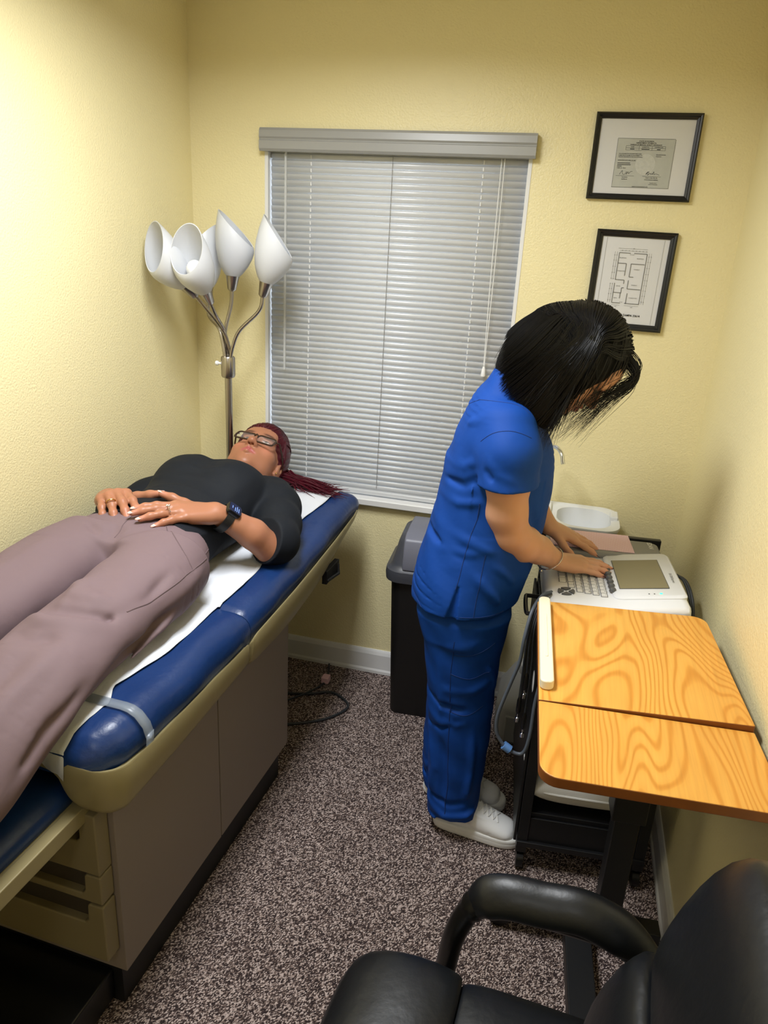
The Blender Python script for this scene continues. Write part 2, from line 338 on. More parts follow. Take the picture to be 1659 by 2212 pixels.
# licence
t, T = frame_obj('licence_frame', 'upper black frame holding a small grey printed licence', -0.025, 1.848, 0.281, 2.090, 0.017)
cw, ch = 0.0835, 0.068; cx, cz = 0.003, -0.017; KX, KZ = 1.04, 1.15
MB().box((cx-cw, -0.0078, cz-ch), (cx+cw, -0.0072, cz+ch), T).build('certificate', M['cert'], t, smooth=False)
c_ = MB(); c_.add([(cx+0.006+0.029*math.cos(2*PI*k/32), -0.0081, cz-0.003+0.029*math.sin(2*PI*k/32)) for k in range(32)], [tuple(range(32))], T); c_.build('seal', M['seal'], t, smooth=False)
mb = MB()
for k in range(44):
    x = cx-cw+2*cw*k/44; line(mb, T, x, cz+ch, x+0.0020, cz+ch, 0.0013); line(mb, T, x, cz-ch, x+0.0020, cz-ch, 0.0013)
for k in range(32):
    z = cz-ch+2*ch*k/32; line(mb, T, cx-cw, z, cx-cw, z+0.0020, 0.0013); line(mb, T, cx+cw, z, cx+cw, z+0.0020, 0.0013)
def tx(s, size, x, z, al='CENTER'): put(mb, *text_mesh(s, size*1.07, al), T, cx+x*KX, cz+z*KZ)
tx('STATE OF FLORIDA', 0.0046, 0.0, 0.0515); tx('DEPARTMENT OF HEALTH', 0.0046, 0, 0.0473); tx('DIVISION OF MEDICAL QUALITY ASSURANCE', 0.0042, 0, 0.0431)
def ln(x0, z0, x1, z1, w): line(mb, T, cx+x0*KX, cz+z0*KZ, cx+x1*KX, cz+z1*KZ, w)
for z in (0.0415, 0.0365, 0.0315): ln(-0.055, z, 0.055, z, 0.0006)
for x in (-0.055, -0.018, 0.018, 0.055): ln(x, 0.0315, x, 0.0415, 0.0006)
for x, a in ((-0.037, 'DATE'), (0, 'LICENSE NO.'), (0.037, 'CONTROL NO.')): tx(a, 0.0034, x, 0.0378)
for x, w in ((-0.037, 0.006), (0, 0.011), (0.037, 0.005)): ln(x-w, 0.034, x+w, 0.034, 0.0018)
tx('THE ADVANCED PRACTICE REGISTERED NURSE', 0.0029, -0.073, 0.0215, 'LEFT'); tx('NAMED BELOW HAS MET ALL REQUIREMENTS OF', 0.0029, -0.073, 0.0175, 'LEFT'); tx('THE LAWS AND RULES OF THE STATE OF FLORIDA', 0.0029, -0.073, 0.0137, 'LEFT')
tx('QUALIFICATION(S):', 0.0030, 0.032, 0.0205, 'LEFT'); tx('Autonomous', 0.0028, 0.032, 0.0165, 'LEFT')
tx('EXPIRATION DATE: APRIL 30, 2027', 0.0032, -0.073, 0.0055, 'LEFT')
for z, w in ((0.0, 0.036), (-0.0040, 0.038), (-0.0078, 0.013)): ln(-0.073, z, -0.073+w, z, 0.0017)
tx('TAMPA, FL  33614', 0.0032, -0.073, -0.0132, 'LEFT')
for x in (-0.047, 0.029): ln(x-0.026, -0.031, x+0.026, -0.031, 0.0006)
for x, pts in ((-0.047, [(-0.016, 0.001), (-0.011, 0.009), (-0.008, 0.010), (-0.009, 0.006), (-0.005, 0.001), (0.000, 0.003), (0.003, 0.008), (0.006, 0.004), (0.002, 0.002), (0.008, 0.008), (0.010, 0.003), (0.014, 0.008), (0.020, 0.009)]),
               (0.029, [(-0.018, 0.003), (-0.012, 0.010), (-0.016, 0.003), (-0.009, 0.010), (-0.012, 0.001), (-0.006, 0.006), (-0.003, 0.003), (0.0, 0.006), (0.002, 0.003), (0.004, 0.010), (0.006, 0.003), (0.010, 0.005), (0.014, 0.004), (0.021, 0.002)])):
    sp = spline([(a, b, 0) for a, b in pts], 4)
    for p, q in zip(sp, sp[1:]): ln(x+p[0], -0.029+p[1], x+q[0], -0.029+q[1], 0.0008)
tx('Ron DeSantis', 0.0029, -0.047, -0.0352); tx('GOVERNOR', 0.0029, -0.047, -0.0402)
tx('Joseph A. Ladapo, MD, PhD', 0.0029, 0.029, -0.0352); tx('STATE SURGEON GENERAL', 0.0031, 0.029, -0.0402)
tx('Scan QR Code to', 0.0027, 0.036, -0.0475); tx('License Authentication', 0.0027, 0.036, -0.051)
tx('DISPLAY IF REQUIRED BY LAW', 0.0032, 0, -0.0578)
mb.build('printing', M['ink'], t, smooth=False)
# floor plan
t, T = frame_obj('floor_plan_frame', 'lower black frame with a floor plan drawing, behind the standing woman', 0.023, 1.458, 0.266, 1.760, 0.020, 0.012)
mb = MB(); k = 0.00132   # plan wall strokes in a 64 x 116 unit drawing
def W_(x0, z0, x1, z1, w=0.0022): line(mb, T, (x0-32)*k-0.002, (z0-58)*k+0.008, (x1-32)*k-0.002, (z1-58)*k+0.008, w)
for a in ((0, 116, 26, 116), (34, 116, 64, 116), (0, 116, 0, 54), (0, 92, 20, 92), (20, 92, 20, 64), (0, 54, 21, 54), (21, 54, 21, 45), (64, 116, 64, 0), (31, 92, 62, 92), (31, 92, 31, 62), (31, 62, 41, 62), (31, 54, 31, 34), (31, 34, 62, 34),
          (0, 46, 0, 0), (0, 24, 18, 24), (18, 24, 18, 36), (18, 36, 23, 36), (17, 24, 17, 11), (0, 0, 20, 0), (30, 0, 64, 0), (33, 24, 33, 0)): W_(*a)
mb.build('plan_walls', M['inkgrey'], t, smooth=False)
mb = MB()
for a in ((-4, 126, 64, 126), (0, 121, 64, 121), (-10, 118, -10, 54), (-5, 118, -5, 54), (-10, 46, -10, 0), (-5, 46, -5, 0), (69, 118, 69, 0), (74, 118, 74, 0), (0, -5, 20, -5), (30, -5, 64, -5)): W_(*a, w=0.0006)
hw, hh = 0.1215, 0.151
for x in (-0.088, 0.086): line(mb, T, x, -hh+0.022, x, hh-0.022, 0.0006)
for x, z, s in ((10, 105, 'RECEPTION'), (50, 105, 'RECEPTION'), (10, 75, 'CONSULTORY'), (46, 80, 'CONSULT'), (46, 44, 'CONSULT'), (9, 40, 'OFFICE'), (7, 12, 'BATH'), (48, 14, 'CONSULTORY'), (30, 113, "6' 3 1/2\""), (22, 3, "9' 10\""), (32, 127, "29'"), (10, -8, "11'8\""), (48, -8, "14'6\"")):
    vs, fs = text_mesh(s, 0.0040); put(mb, vs, fs, T, (x-32)*k-0.002, (z-58)*k+0.006)
for z in (6, 20, 32, 44, 56, 70, 84, 98, 110):
    for x in (-5, 69, -10, 74):
        W_(x-1.2, z, x+1.2, z, 0.0012)
for x in (6, 14, 22, 30, 38, 46, 54, 62): W_(x, 120, x, 122.5, 0.0012)
mb.build('plan_annotations', M['inkgrey'], t, smooth=False)
mb = MB(); vs, fs = text_mesh('S AVE SUITE B TAMPA 33614', 0.0088, 'RIGHT'); put(mb, vs, fs, T, 0.050, -0.108); mb.build('address_line', M['ink'], t, smooth=False)
# ================================================================ EXAMINATION COUCH (local axes: u to the head end, v to the room, z up)
TA = math.radians(2.8)
TB = Matrix.Translation((-0.784, 1.03, 0)) @ Matrix(((math.sin(TA), math.cos(TA), 0, 0), (math.cos(TA), -math.sin(TA), 0, 0), (0, 0, 1, 0), (0, 0, 0, 1)))
def tw(u, v, z): return TB @ Vector((u, v, z))
couch = thing('examination_couch', 'navy blue padded examination couch with taupe drawer cabinet base', 'examination table', tw(0.45, -0.28, 0))
VL = -0.585
MB().box((0.03, VL+0.03, 0.0), (0.865, -0.022, 0.121)).build('plinth', M['black'], couch, T=TB, smooth=False)
mb = MB(); mb.box((0.02, VL, 0.12), (0.448, 0.0, 0.60)); mb.box((0.4515, VL, 0.12), (0.885, 0.0, 0.635)); mb.box((0.03, VL+0.01, 0.125), (0.88, -0.006, 0.60)); mb.box((0.888, VL, 0.12), (0.894, -0.002, 0.635))
mb.build('cabinet', M['taupe'], couch, T=TB, bevel=0.0015, seg=1)
pd = MB(); pd.box((-0.55, VL+0.05, 0.012), (0.03, -0.045, 0.10)); pd.build('pull_out_step', M['blackg'], couch, bevel=0.006, T=TB)
# drawers: front panel with a hand notch in its upper edge
for i, (za, zb) in enumerate(((0.43, 0.585), (0.352, 0.426), (0.19, 0.345))):
    zn = zb-(0.075 if i == 0 else 0.055)
    dr = MB().prism([(VL+0.03, za), (-0.012, za), (-0.012, zb), (-0.048, zb), (-0.052, zb-0.006), (-0.054, zn+0.01), (-0.062, zn), (VL+0.08, zn), (VL+0.072, zn+0.01), (VL+0.07, zb), (VL+0.03, zb)], -0.022, 0.019,
        T=Matrix(((0, 0, 1, 0), (1, 0, 0, 0), (0, 1, 0, 0), (0, 0, 0, 1)))).build('drawer', M['drawer'], couch, T=TB, bevel=0.004)
    MB().box((-0.004, VL+0.05, za+0.005), (0.021, -0.03, zb-0.004)).build('drawer_recess', mat('dark_brown_recess', srgb(54, 46, 36), 0.6), dr, T=TB, smooth=False)
# seat shell (olive tan moulding round the cushion)
def shell(name, us, zl, zb, vin, corner):
    mb = MB(); R = []
    for u, a, b, vi in zip(us, zl, zb, vin):
        R.append([(u, -0.02, a-0.045), (u, vi-0.010, a-0.03), (u, vi-0.004, a), (u, vi, a+0.002), (u, vi+0.002, a-0.002), (u, vi-0.001, (a+b)/2), (u, vi-0.008, b+0.015), (u, vi-0.022, b), (u, -0.03, b)])
    return R
mb = MB(); R = []; path = [(-0.042, v, -1, 0) for v in (VL-0.012, -0.45, -0.3, -0.2, -0.14, -0.115, -0.10, -0.09, -0.08, -0.07, -0.06, -0.052, -0.044, -0.03, -0.015)]
for k in range(13):
    a_ = PI/2*k/12; path.append((0.015-0.057*math.cos(a_), 0.003+0.057*math.sin(a_), -math.cos(a_), math.sin(a_)))
path += [(u, 0.060, 0, 1) for u in (0.04, 0.10, 0.20, 0.30, 0.40, 0.48, 0.505)]+[(0.516, 0.058, 0.3, 0.95), (0.522, 0.053, 0.6, 0.8)]
for u, v, nu, nv in path:
    if nu == -1: bt = interp(v, [-0.115, -0.10, -0.09, -0.08, -0.07, -0.06, -0.05, -0.03], [0.690, 0.687, 0.682, 0.673, 0.655, 0.630, 0.614, 0.606]); tp = interp(v, [-0.06, -0.045], [0.702, 0.716])
    else: bt = interp(u, [0.0, 0.05, 0.2, 0.52], [0.605, 0.607, 0.612, 0.632]); tp = interp(u, [-0.04, 0.03, 0.1, 0.505, 0.515, 0.525], [0.716, 0.712, 0.707, 0.706, 0.700, 0.690])
    h = tp-bt; c = min(0.022, h*0.45)
    R.append([(u-nu*d, v-nv*d, z) for d, z in ((0.024, tp-0.012), (0.006, tp-0.006), (0.004, tp), (0.0015, tp+0.002), (0.0, tp-0.001), (0.0005, tp-h*0.4), (0.003, bt+c), (0.010, bt+c*0.35), (0.022, bt), (0.034, bt+0.002))])
mb.rings(R); mb.box((0.0, VL-0.012, 0.615), (0.52, VL, 0.71)); mb.box((-0.03, VL, 0.680), (0.52, 0.005, 0.692))
mb.build('seat_shell', M['tan'], couch, T=TB)
us = [0.532, 0.536, 0.546, 0.56, 0.7, 0.8, 0.95, 1.05, 1.15, 1.25, 1.34, 1.385, 1.40, 1.405]
zl = [0.69, 0.704, 0.712, 0.716, 0.724, 0.730, 0.741, 0.749, 0.757, 0.766, 0.774, 0.777, 0.775, 0.77]
zb = [0.64, 0.628, 0.622, 0.620, 0.618, 0.622, 0.638, 0.655, 0.682, 0.712, 0.742, 0.757, 0.764, 0.767]
vin = [0.05, 0.058, 0.061, 0.062, 0.062, 0.062, 0.06, 0.058, 0.056, 0.053, 0.05, 0.044, 0.03, 0.0]
mb = MB(); mb.rings(shell('b', us, zl, zb, vin, 0))
und = [[(u, v, b) for v in (-0.02, VL)]+[(u, v, a-0.04) for v in (VL, -0.02)] for u, a, b in zip(us, zl, [min(q, a-0.045) for q, a in zip(zb, zl)])]
mb.rings(und); mb.rings([[(u, VL-0.012, b), (u, VL, b), (u, VL, a), (u, VL-0.012, a)] for u, a, b in zip(us, zl, zb)])
mb.build('backrest_shell', M['tan'], couch, T=TB)
rh = MB(); rh.box((1.075, 0.035, 0.622), (1.19, 0.052, 0.668)); rh.tube([(1.08, 0.05, 0.632), (1.17, 0.058, 0.625), (1.18, 0.05, 0.655)], 0.006, 8)
rh.build('release_handle', M['black'], couch, T=TB, bevel=0.004)
# cushions
def cush_v(u):   # (left, right) edges of the upholstery
    return VL+0.004, interp(u, [-0.04, -0.02, 0.02, 0.10, 0.3, 0.5, 0.56, 0.7, 0.9, 1.05, 1.2, 1.3, 1.40, 1.43, 1.445], [-0.012, 0.018, 0.042, 0.050, 0.052, 0.050, 0.050, 0.052, 0.050, 0.046, 0.041, 0.040, 0.043, 0.036, 0.012])
def cush_top(u):
    return interp(u, [-0.04, -0.01, 0.03, 0.068, 0.08, 0.092, 0.14, 0.3, 0.5, 0.538, 0.545, 0.552, 0.62, 0.8, 1.0, 1.12, 1.22, 1.32, 1.40, 1.43, 1.445],
                  [0.735, 0.764, 0.775, 0.777, 0.772, 0.777, 0.780, 0.781, 0.780, 0.776, 0.768, 0.776, 0.786, 0.793, 0.800, 0.806, 0.822, 0.834, 0.832, 0.822, 0.805])
def cush_z(u, v):
    a, b = cush_v(u); t = min(v-a, b-v); w = 0.05
    base = interp(u, [-0.04, 0.52, 0.6, 1.445], [0.70, 0.698, 0.712, 0.772])
    if t >= w: return cush_top(u)
    t = max(t, 0)/w; return base+(cush_top(u)-base)*(0.30+0.70*math.sqrt(max(0, 1-(1-t)**2)))
def cushion(name, u0, u1, n):
    R = []
    for i in range(n+1):
        u = u0+(u1-u0)*i/n; a, b = cush_v(u); r = []
        base = interp(u, [-0.04, 0.52, 0.6, 1.445], [0.70, 0.698, 0.712, 0.772])-0.012
        # leatherette creases: gentle sag along the near edge
        ts = [0, 0.006, 0.015, 0.028, 0.045, 0.065, 0.10]
        for t in ts: r.append((u, b-t+0.0025*math.sin(u*31)*math.exp(-t*40), cush_z(u, b-t) + (0.004*math.sin(u*17+1)*math.exp(-((t-0.05)/0.04)**2))))
        for t in ts[::-1]: r.append((u, a+t, cush_z(u, a+t)))
        r.append((u, a+0.006, base)); r.append((u, b-0.006, base)); R.append(r)
    return MB().rings(R).build(name, M['vinyl'], couch, T=TB)
cushion('seat_cushion', -0.040, 0.544, 60); cushion('back_cushion', 0.546, 1.445, 80)
mb = MB(); R = []
for v in [-0.56+0.605*i/40 for i in range(41)]+[0.049, 0.0505]:
    z = max(cush_z(0.068, min(v, 0.0495)), cush_z(0.094, min(v, 0.0495)), cush_z(0.081, min(v, 0.0495))); R.append([(u, v+0.006*max(0, (v-0.0)/0.05), z+0.007) for u in (0.068, 0.094)])
R.append([(u, 0.0580, 0.735) for u in (0.068, 0.094)]); R.append([(u, 0.0560, 0.708) for u in (0.068, 0.094)])
mb.rings(R, closed=False, caps=False); mb.build('holding_strap', M['strap'], couch, T=TB, solid=0.0012)
# foot extension
ft = MB(); ft.box((-0.62, -0.10, 0.565), (0.02, -0.034, 0.570)); ft.box((-0.62, -0.040, 0.565), (0.02, -0.034, 0.602)); ft.box((-0.62, -0.060, 0.597), (0.02, -0.034, 0.603)); ft.box((-0.62, VL+0.04, 0.565), (0.02, -0.06, 0.60))
ft.build('foot_rest_tray', M['tan'], couch, T=TB, bevel=0.003)
R = []
for u in [-0.62, -0.60]+[-0.58+0.6*i/16 for i in range(16)]+[0.005, 0.015]:
    e = 0.0 if -0.58 <= u <= 0.0 else 0.012
    v = lambda q: q
    zt = 0.652-e; vr = -0.062-e*0.6
    R.append([(u, VL+0.06, 0.60), (u, VL+0.06, zt-0.02), (u, VL+0.09, zt), (u, vr-0.045, zt), (u, vr-0.02, zt-0.005), (u, vr-0.005, zt-0.018), (u, vr, zt-0.035), (u, vr-0.004, 0.601)])
MB().rings(R).build('foot_rest_cushion', M['vinyl'], couch, T=TB)
# paper sheet on the couch
pr = lambda u: interp(u, [-0.05, -0.02, 0.04, 0.09, 0.13, 0.3, 0.45, 0.55, 0.65, 0.76, 0.9, 1.1, 1.25, 1.42], [-0.055, -0.048, -0.041, -0.038, -0.060, -0.030, -0.034, -0.042, -0.030, -0.034, -0.062, -0.068, -0.04, -0.028])
mb = MB(); nu, nv = 110, 40; R = []
for i in range(nu+1):
    u = -0.038+1.462*i/nu; b = pr(u); row = []
    for j in range(nv+1):
        v = -0.53+(b+0.53)*j/nv
        z = cush_z(u, v)+0.0032
        z += 0.0018*(1+math.sin(u*46+v*20)*math.sin(v*38+u*9)) + 0.0025*max(0, math.sin(v*27+u*13))*max(0, u-0.95)
        row.append((u, v, z))
    R.append(row)
tear = []
for j in range(nv+1):
    v = -0.53+(pr(-0.038)+0.53)*j/nv; tear.append((-0.0470, v, 0.724-0.012*abs(math.sin(j*1.3))+(0.0 if j < nv-5 else -0.03*(j-nv+5)/5)))
R = [tear]+R
mb.rings(R, closed=False, caps=False)
tag(mb.build('exam_paper', M['paper'], None, T=TB, solid=0.0007), 'strip of white crinkled paper spread over the navy couch', 'paper')
# ================================================================ FLOOR LAMP
LX, LY = -1.152, 2.385
lamp = thing('floor_lamp', 'brushed nickel floor lamp with five white tulip shades in the corner', 'floor lamp', (LX, LY, 0))
LT = Matrix.Translation((LX, LY, 0))
MB().lathe([(0.135, 0.0), (0.135, 0.012), (0.12, 0.022), (0.03, 0.034), (0.016, 0.05)], 36, LT).build('base', M['nickel'], lamp)
MB().lathe([(0.0125, 0.04), (0.0125, 1.235)], 20, LT).build('pole', M['nickel'], lamp)
MB().lathe([(0.013, 1.212), (0.022, 1.216), (0.0245, 1.222), (0.0245, 1.282), (0.022, 1.287), (0.012, 1.289)], 28, LT).build('collar', M['nickel'], lamp)
MB().lathe([(0.004, 0.0), (0.004, 0.010), (0.008, 0.012), (0.008, 0.019), (0.005, 0.022)], 12, Matrix.Translation((LX-0.022, LY-0.008, 1.262)) @ Matrix.Rotation(-PI/2, 4, 'Y')).build('switch_knob', M['cord'], lamp)
def tulip(n, slant, H=0.150):
    prof = [(0.024, 0.0), (0.036, 0.015), (0.050, 0.040), (0.060, 0.070), (0.0645, 0.098), (0.0645, 0.120), (0.0625, 0.138), (0.060, H)]
    R = []
    for r, z in prof:
        R.append([(r*math.cos(2*PI*k/n), r*math.sin(2*PI*k/n), z*(1+slant*math.cos(2*PI*k/n)*(z/H))) for k in range(n)])
    for r, z in prof[::-1]:
        R.append([((r-0.0025)*math.cos(2*PI*k/n), (r-0.0025)*math.sin(2*PI*k/n), (z-0.001 if z > 0.1 else z+0.002)*(1+slant*math.cos(2*PI*k/n)*(z/H))) for k in range(n)])
    return R
# (socket foot, axis, spin of the slanted rim)
heads = [((-1.222, 2.300, 1.487), (-0.46, -0.44, 0.74), (0.35, 0.8, 0.4)), ((-1.165, 2.29, 1.470), (-0.12, -0.52, 0.84), (0.1, 0.7, 0.3)), ((-1.140, 2.40, 1.508), (0.08, 0.02, 1.0), (-1, -0.25, 0)),
         ((-1.245, 2.43, 1.462), (-0.10, 0.05, 0.97), (0.5, 0.1, 0.3)), ((-1.020, 2.38, 1.497), (0.26, 0.03, 0.96), (-1, -0.35, 0.2))]
for i, (p, ax, long_) in enumerate(heads):
    ax = Vector(ax).normalized(); p = Vector(p)
    a0 = 2*PI*i/5+0.6; s0 = Vector((LX+0.013*math.cos(a0), LY+0.013*math.sin(a0), 1.27))
    d = Vector((p.x-LX, p.y-LY, 0))
    arm = MB().tube(spline([s0, s0+Vector((d.x*0.10, d.y*0.1, 0.055)), s0+Vector((d.x*0.30, d.y*0.30, 0.11)), p-ax*0.05, p+ax*0.004], 8), 0.0062, 10).build('arm', M['nickel'], lamp)
    q = ax.to_track_quat('Z', 'Y').to_matrix().to_4x4(); lv = q.to_3x3().inverted() @ Vector(long_); HT = Matrix.Translation(p) @ q @ Matrix.Rotation(math.atan2(lv.y, lv.x), 4, 'Z')
    MB().lathe([(0.0085, -0.004), (0.013, 0.0), (0.0145, 0.002), (0.0225, 0.047), (0.0245, 0.053), (0.020, 0.054)], 24, HT).build('socket', M['nickel'], arm)
    MB().rings(tulip(48, 0.34), caps=False, T=HT @ Matrix.Translation((0, 0, 0.046))).build('lamp_shade', M['shade'], arm)
    MB().lathe([(0.012, 0.05), (0.014, 0.07), (0.026, 0.098), (0.030, 0.118), (0.026, 0.138), (0.014, 0.150), (0.002, 0.153)], 20, HT).build('bulb', M['bulb'], arm)
# ================================================================ WASTE BIN
BXc, BYc = -0.360, 2.462
bn = thing('waste_bin', 'tall black waste bin with grey swing lid below the window', 'bin', (BXc, BYc, 0))
def rr(w, d, r, z, tw_=0): return [(x, y, z) for x, y in rrect(-w/2, -d/2, w/2, d/2, r, 6)]
BT = RZ((BXc, BYc, 0), math.radians(3))
MB().rings([rr(0.285, 0.195, 0.03, 0.0), rr(0.29, 0.20, 0.032, 0.01), rr(0.335, 0.245, 0.04, 0.575), rr(0.335, 0.245, 0.04, 0.59)]).build('bin_body', M['black'], bn, T=BT)
MB().rings([rr(0.35, 0.262, 0.05, 0.560), rr(0.372, 0.282, 0.055, 0.565), rr(0.378, 0.288, 0.06, 0.590), rr(0.374, 0.284, 0.06, 0.605), rr(0.350, 0.262, 0.05, 0.612), rr(0.335, 0.245, 0.045, 0.625), rr(0.300, 0.225, 0.05, 0.70), rr(0.285, 0.205, 0.06, 0.722), rr(0.24, 0.17, 0.06, 0.73)]).build('bin_rim', M['binrim'], bn, T=BT)
mb = MB(); prof = [(0.137, 0.610), (0.139, 0.635), (0.131, 0.69), (0.118, 0.722), (0.09, 0.737), (0.0, 0.741), (-0.09, 0.737), (-0.118, 0.722), (-0.131, 0.69), (-0.139, 0.635), (-0.137, 0.61)]
mb.rings([[(x, -y, z) for y, z in prof] for x in (-0.125, 0.135)], closed=True, caps=True)
mb.build('swing_lid', M['binlid'], bn, T=BT, bevel=0.008)
# ================================================================ WALL NOTICE AND HOLDER beside the window
nt_ = thing('wall_notice', 'white notice sheet in a clear holder behind the woman, beside the blind', 'notice', (-0.11, YB, 1.30))
MB().box((-0.196, YB-0.010, 1.150), (-0.02, YB-0.006, 1.440)).build('sheet', M['mount'], nt_, smooth=False)
MB().box((-0.199, YB-0.014, 1.146), (-0.017, YB-0.011, 1.444)).build('clear_sleeve', M['clear'], nt_, smooth=False)
MB().lathe([(0.002, 0.0), (0.0045, 0.012), (0.0045, 0.16), (0.003, 0.162)], 10, Matrix.Translation((-0.192, YB-0.019, 1.27))).build('red_rod', M['red'], nt_)
MB().ball((-0.192, YB-0.019, 1.436), (0.007, 0.006, 0.010)).build('rod_cap', M['pink'], nt_)
# ================================================================ PORTABLE HAND SINK
sk = thing('portable_sink', 'white portable hand wash sink with chrome spout and grey tank behind the cart', 'sink', (0.09, 2.44, 0))
def ov(x0, x1, y0, y1, r, z): return [(x, y, z) for x, y in rrect(x0, y0, x1, y1, r, 7)]
mb = MB(); A = (-0.10, 0.222, 2.335, 2.575)
mb.rings([ov(-0.06, 0.185, 2.375, 2.545, 0.05, 0.735), ov(-0.09, 0.210, 2.345, 2.568, 0.06, 0.80), ov(*A, 0.06, 0.838), ov(-0.104, 0.226, 2.331, 2.579, 0.064, 0.846), ov(-0.103, 0.225, 2.332, 2.578, 0.063, 0.852), ov(-0.09, 0.212, 2.345, 2.566, 0.055, 0.853),
          ov(0.02, 0.198, 2.360, 2.552, 0.07, 0.848), ov(0.022, 0.192, 2.366, 2.546, 0.066, 0.80), ov(0.04, 0.175, 2.385, 2.53, 0.05, 0.765)])
mb.build('basin', M['sink'], sk)
MB().box((0.195, 2.452, 0.84), (0.222, 2.52, 0.864)).build('hinge_catch', M['sink'], sk, bevel=0.006)
MB().box((-0.085, 2.37, 0.852), (0.0, 2.54, 0.862)).build('soap_shelf', M['sink'], sk, bevel=0.006)
MB().tube(spline([(-0.03, 2.50, 0.85), (-0.035, 2.50, 0.98), (-0.03, 2.485, 1.060), (-0.012, 2.46, 1.078), (0.008, 2.43, 1.066), (0.018, 2.415, 1.035)], 8), 0.0065, 12).build('spout', M['chrome'], sk)
mb = MB(); mb.rings([ov(-0.085, 0.20, 2.27, 2.52, 0.06, 0.03), ov(-0.10, 0.22, 2.25, 2.53, 0.07, 0.05), ov(-0.10, 0.22, 2.25, 2.53, 0.07, 0.165), ov(-0.095, 0.215, 2.255, 2.525, 0.07, 0.18), ov(-0.085, 0.205, 2.27, 2.515, 0.075, 0.20), ov(-0.06, 0.18, 2.31, 2.49, 0.08, 0.26), ov(-0.01, 0.13, 2.35, 2.46, 0.05, 0.30)])
mb.build('waste_tank', M['tank'], sk)
MB().box((-0.06, 2.246, 0.05), (0.01, 2.258, 0.155)).build('tank_panel', M['tank'], sk, bevel=0.006)
pts = spline([(0.0, 2.37, 0.285), (0.01, 2.37, 0.36), (0.035, 2.38, 0.47), (0.05, 2.41, 0.60), (0.08, 2.44, 0.745)], 24)
MB().tube(pts, [0.026+0.005*(1 if i % 2 else -0.4) for i in range(len(pts))], 16).build('drain_hose', M['hose'], sk)
MB().lathe([(0.036, 0.0), (0.036, 0.02), (0.032, 0.026), (0.03, 0.03)], 20, Matrix.Translation((0.0, 2.37, 0.266))).build('hose_collar', M['tank'], sk)
# ================================================================ EQUIPMENT CART
CA = math.radians(5); CT = RZ((0.030, 1.735, 0), CA)
ct = thing('equipment_cart', 'black metal equipment cart under the white recorder', 'cart', (0.2, 1.95, 0))
CW, CD, CH = 0.355, 0.50, 0.785
for x in (0, CW-0.03):
    for y in (0, CD-0.03): MB().box((x, y, 0.06), (x+0.03, y+0.03, CH-0.001)).build('post', M['blackp'], ct, T=CT, bevel=0.002)
MB().box((-0.005, -0.005, CH-0.02), (CW+0.005, CD+0.085, CH)).build('top_tray', M['blackp'], ct, T=CT, bevel=0.003)
MB().box((-0.005, CD+0.08, CH-0.02), (CW+0.02, CD+0.10, CH+0.055)).build('rear_guard', M['blackp'], ct, T=CT, bevel=0.003)
MB().box((-0.010, 0.0, 0.10), (-0.002, CD, 0.70)).build('side_panel', M['blackp'], ct, T=CT, bevel=0.002)
MB().box((0.0, 0.01, 0.70), (CW, CD-0.01, 0.715)).build('upper_shelf', M['blackp'], ct, T=CT, bevel=0.002)
MB().box((0.0, 0.01, 0.183), (CW, CD-0.01, 0.198)).build('lower_shelf', M['blackp'], ct, T=CT, bevel=0.002)
MB().box((0.03, 0.004, 0.10), (CW-0.03, 0.016, 0.183)).build('drawer', M['blackp'], ct, T=CT, bevel=0.002)
MB().box((0.0, -0.006, 0.085), (CW, 0.02, 0.103)).build('bottom_rail', M['blackp'], ct, T=CT, bevel=0.002)
MB().tube(spline([(-0.002, 0.09, CH-0.008), (-0.04, 0.09, CH-0.008), (-0.05, 0.10, CH-0.008), (-0.05, 0.19, CH-0.008), (-0.04, 0.20, CH-0.008), (-0.002, 0.20, CH-0.008)], 5), 0.006, 8).build('push_handle', M['blackp'], ct, T=CT)
for x, y in ((0.015, 0.015), (CW-0.015, 0.015), (0.015, CD-0.015), (CW-0.015, CD-0.015)):
    c = MB().tube([(x-0.01, y, 0.027), (x+0.01, y, 0.027)], 0.026, 18).build('caster', M['blackg'], ct, T=CT)
    MB().tube([(x, y, 0.027), (x, y, 0.062)], 0.008, 8).build('caster_stem', M['blackp'], c, T=CT)
o8 = [(-0.0115, 0.045+0.030*math.cos(PI/8+k*PI/4), 0.60+0.030*math.sin(PI/8+k*PI/4)) for k in range(8)]
MB().add(o8, [tuple(range(8))]).build('octagonal_sticker', M['mount'], ct, T=CT, smooth=False)
MB().box((-0.0112, 0.002, 0.375), (-0.0102, 0.022, 0.387)).build('small_sticker', M['mount'], ct, T=CT, smooth=False)
# pillow on the lower shelf
R = []
for i in range(17):
    t = i/16*2-1; w = (1-abs(t)**3.5)
    R.append([(0.165+t*0.155, 0.185+0.180*math.copysign(abs(math.cos(a))**0.7, math.cos(a)), 0.274+(0.066*w**0.6+0.004)*math.copysign(abs(math.sin(a))**0.8, math.sin(a))) for a in [2*PI*k/28 for k in range(28)]])
pil = MB().rings(R).build('pillow', M['pillow'], None, T=CT)
tag(pil, 'white pillow with piped edge on the black cart shelf below the desk', 'pillow')
MB().tube([(0.165+0.157*math.copysign(abs(math.cos(a))**0.35, math.cos(a)), 0.185+0.182*math.copysign(abs(math.sin(a))**0.35, math.sin(a)), 0.274) for a in [2*PI*k/48 for k in range(49)]], 0.003, 6).build('piping', M['pillow'], pil, T=CT)
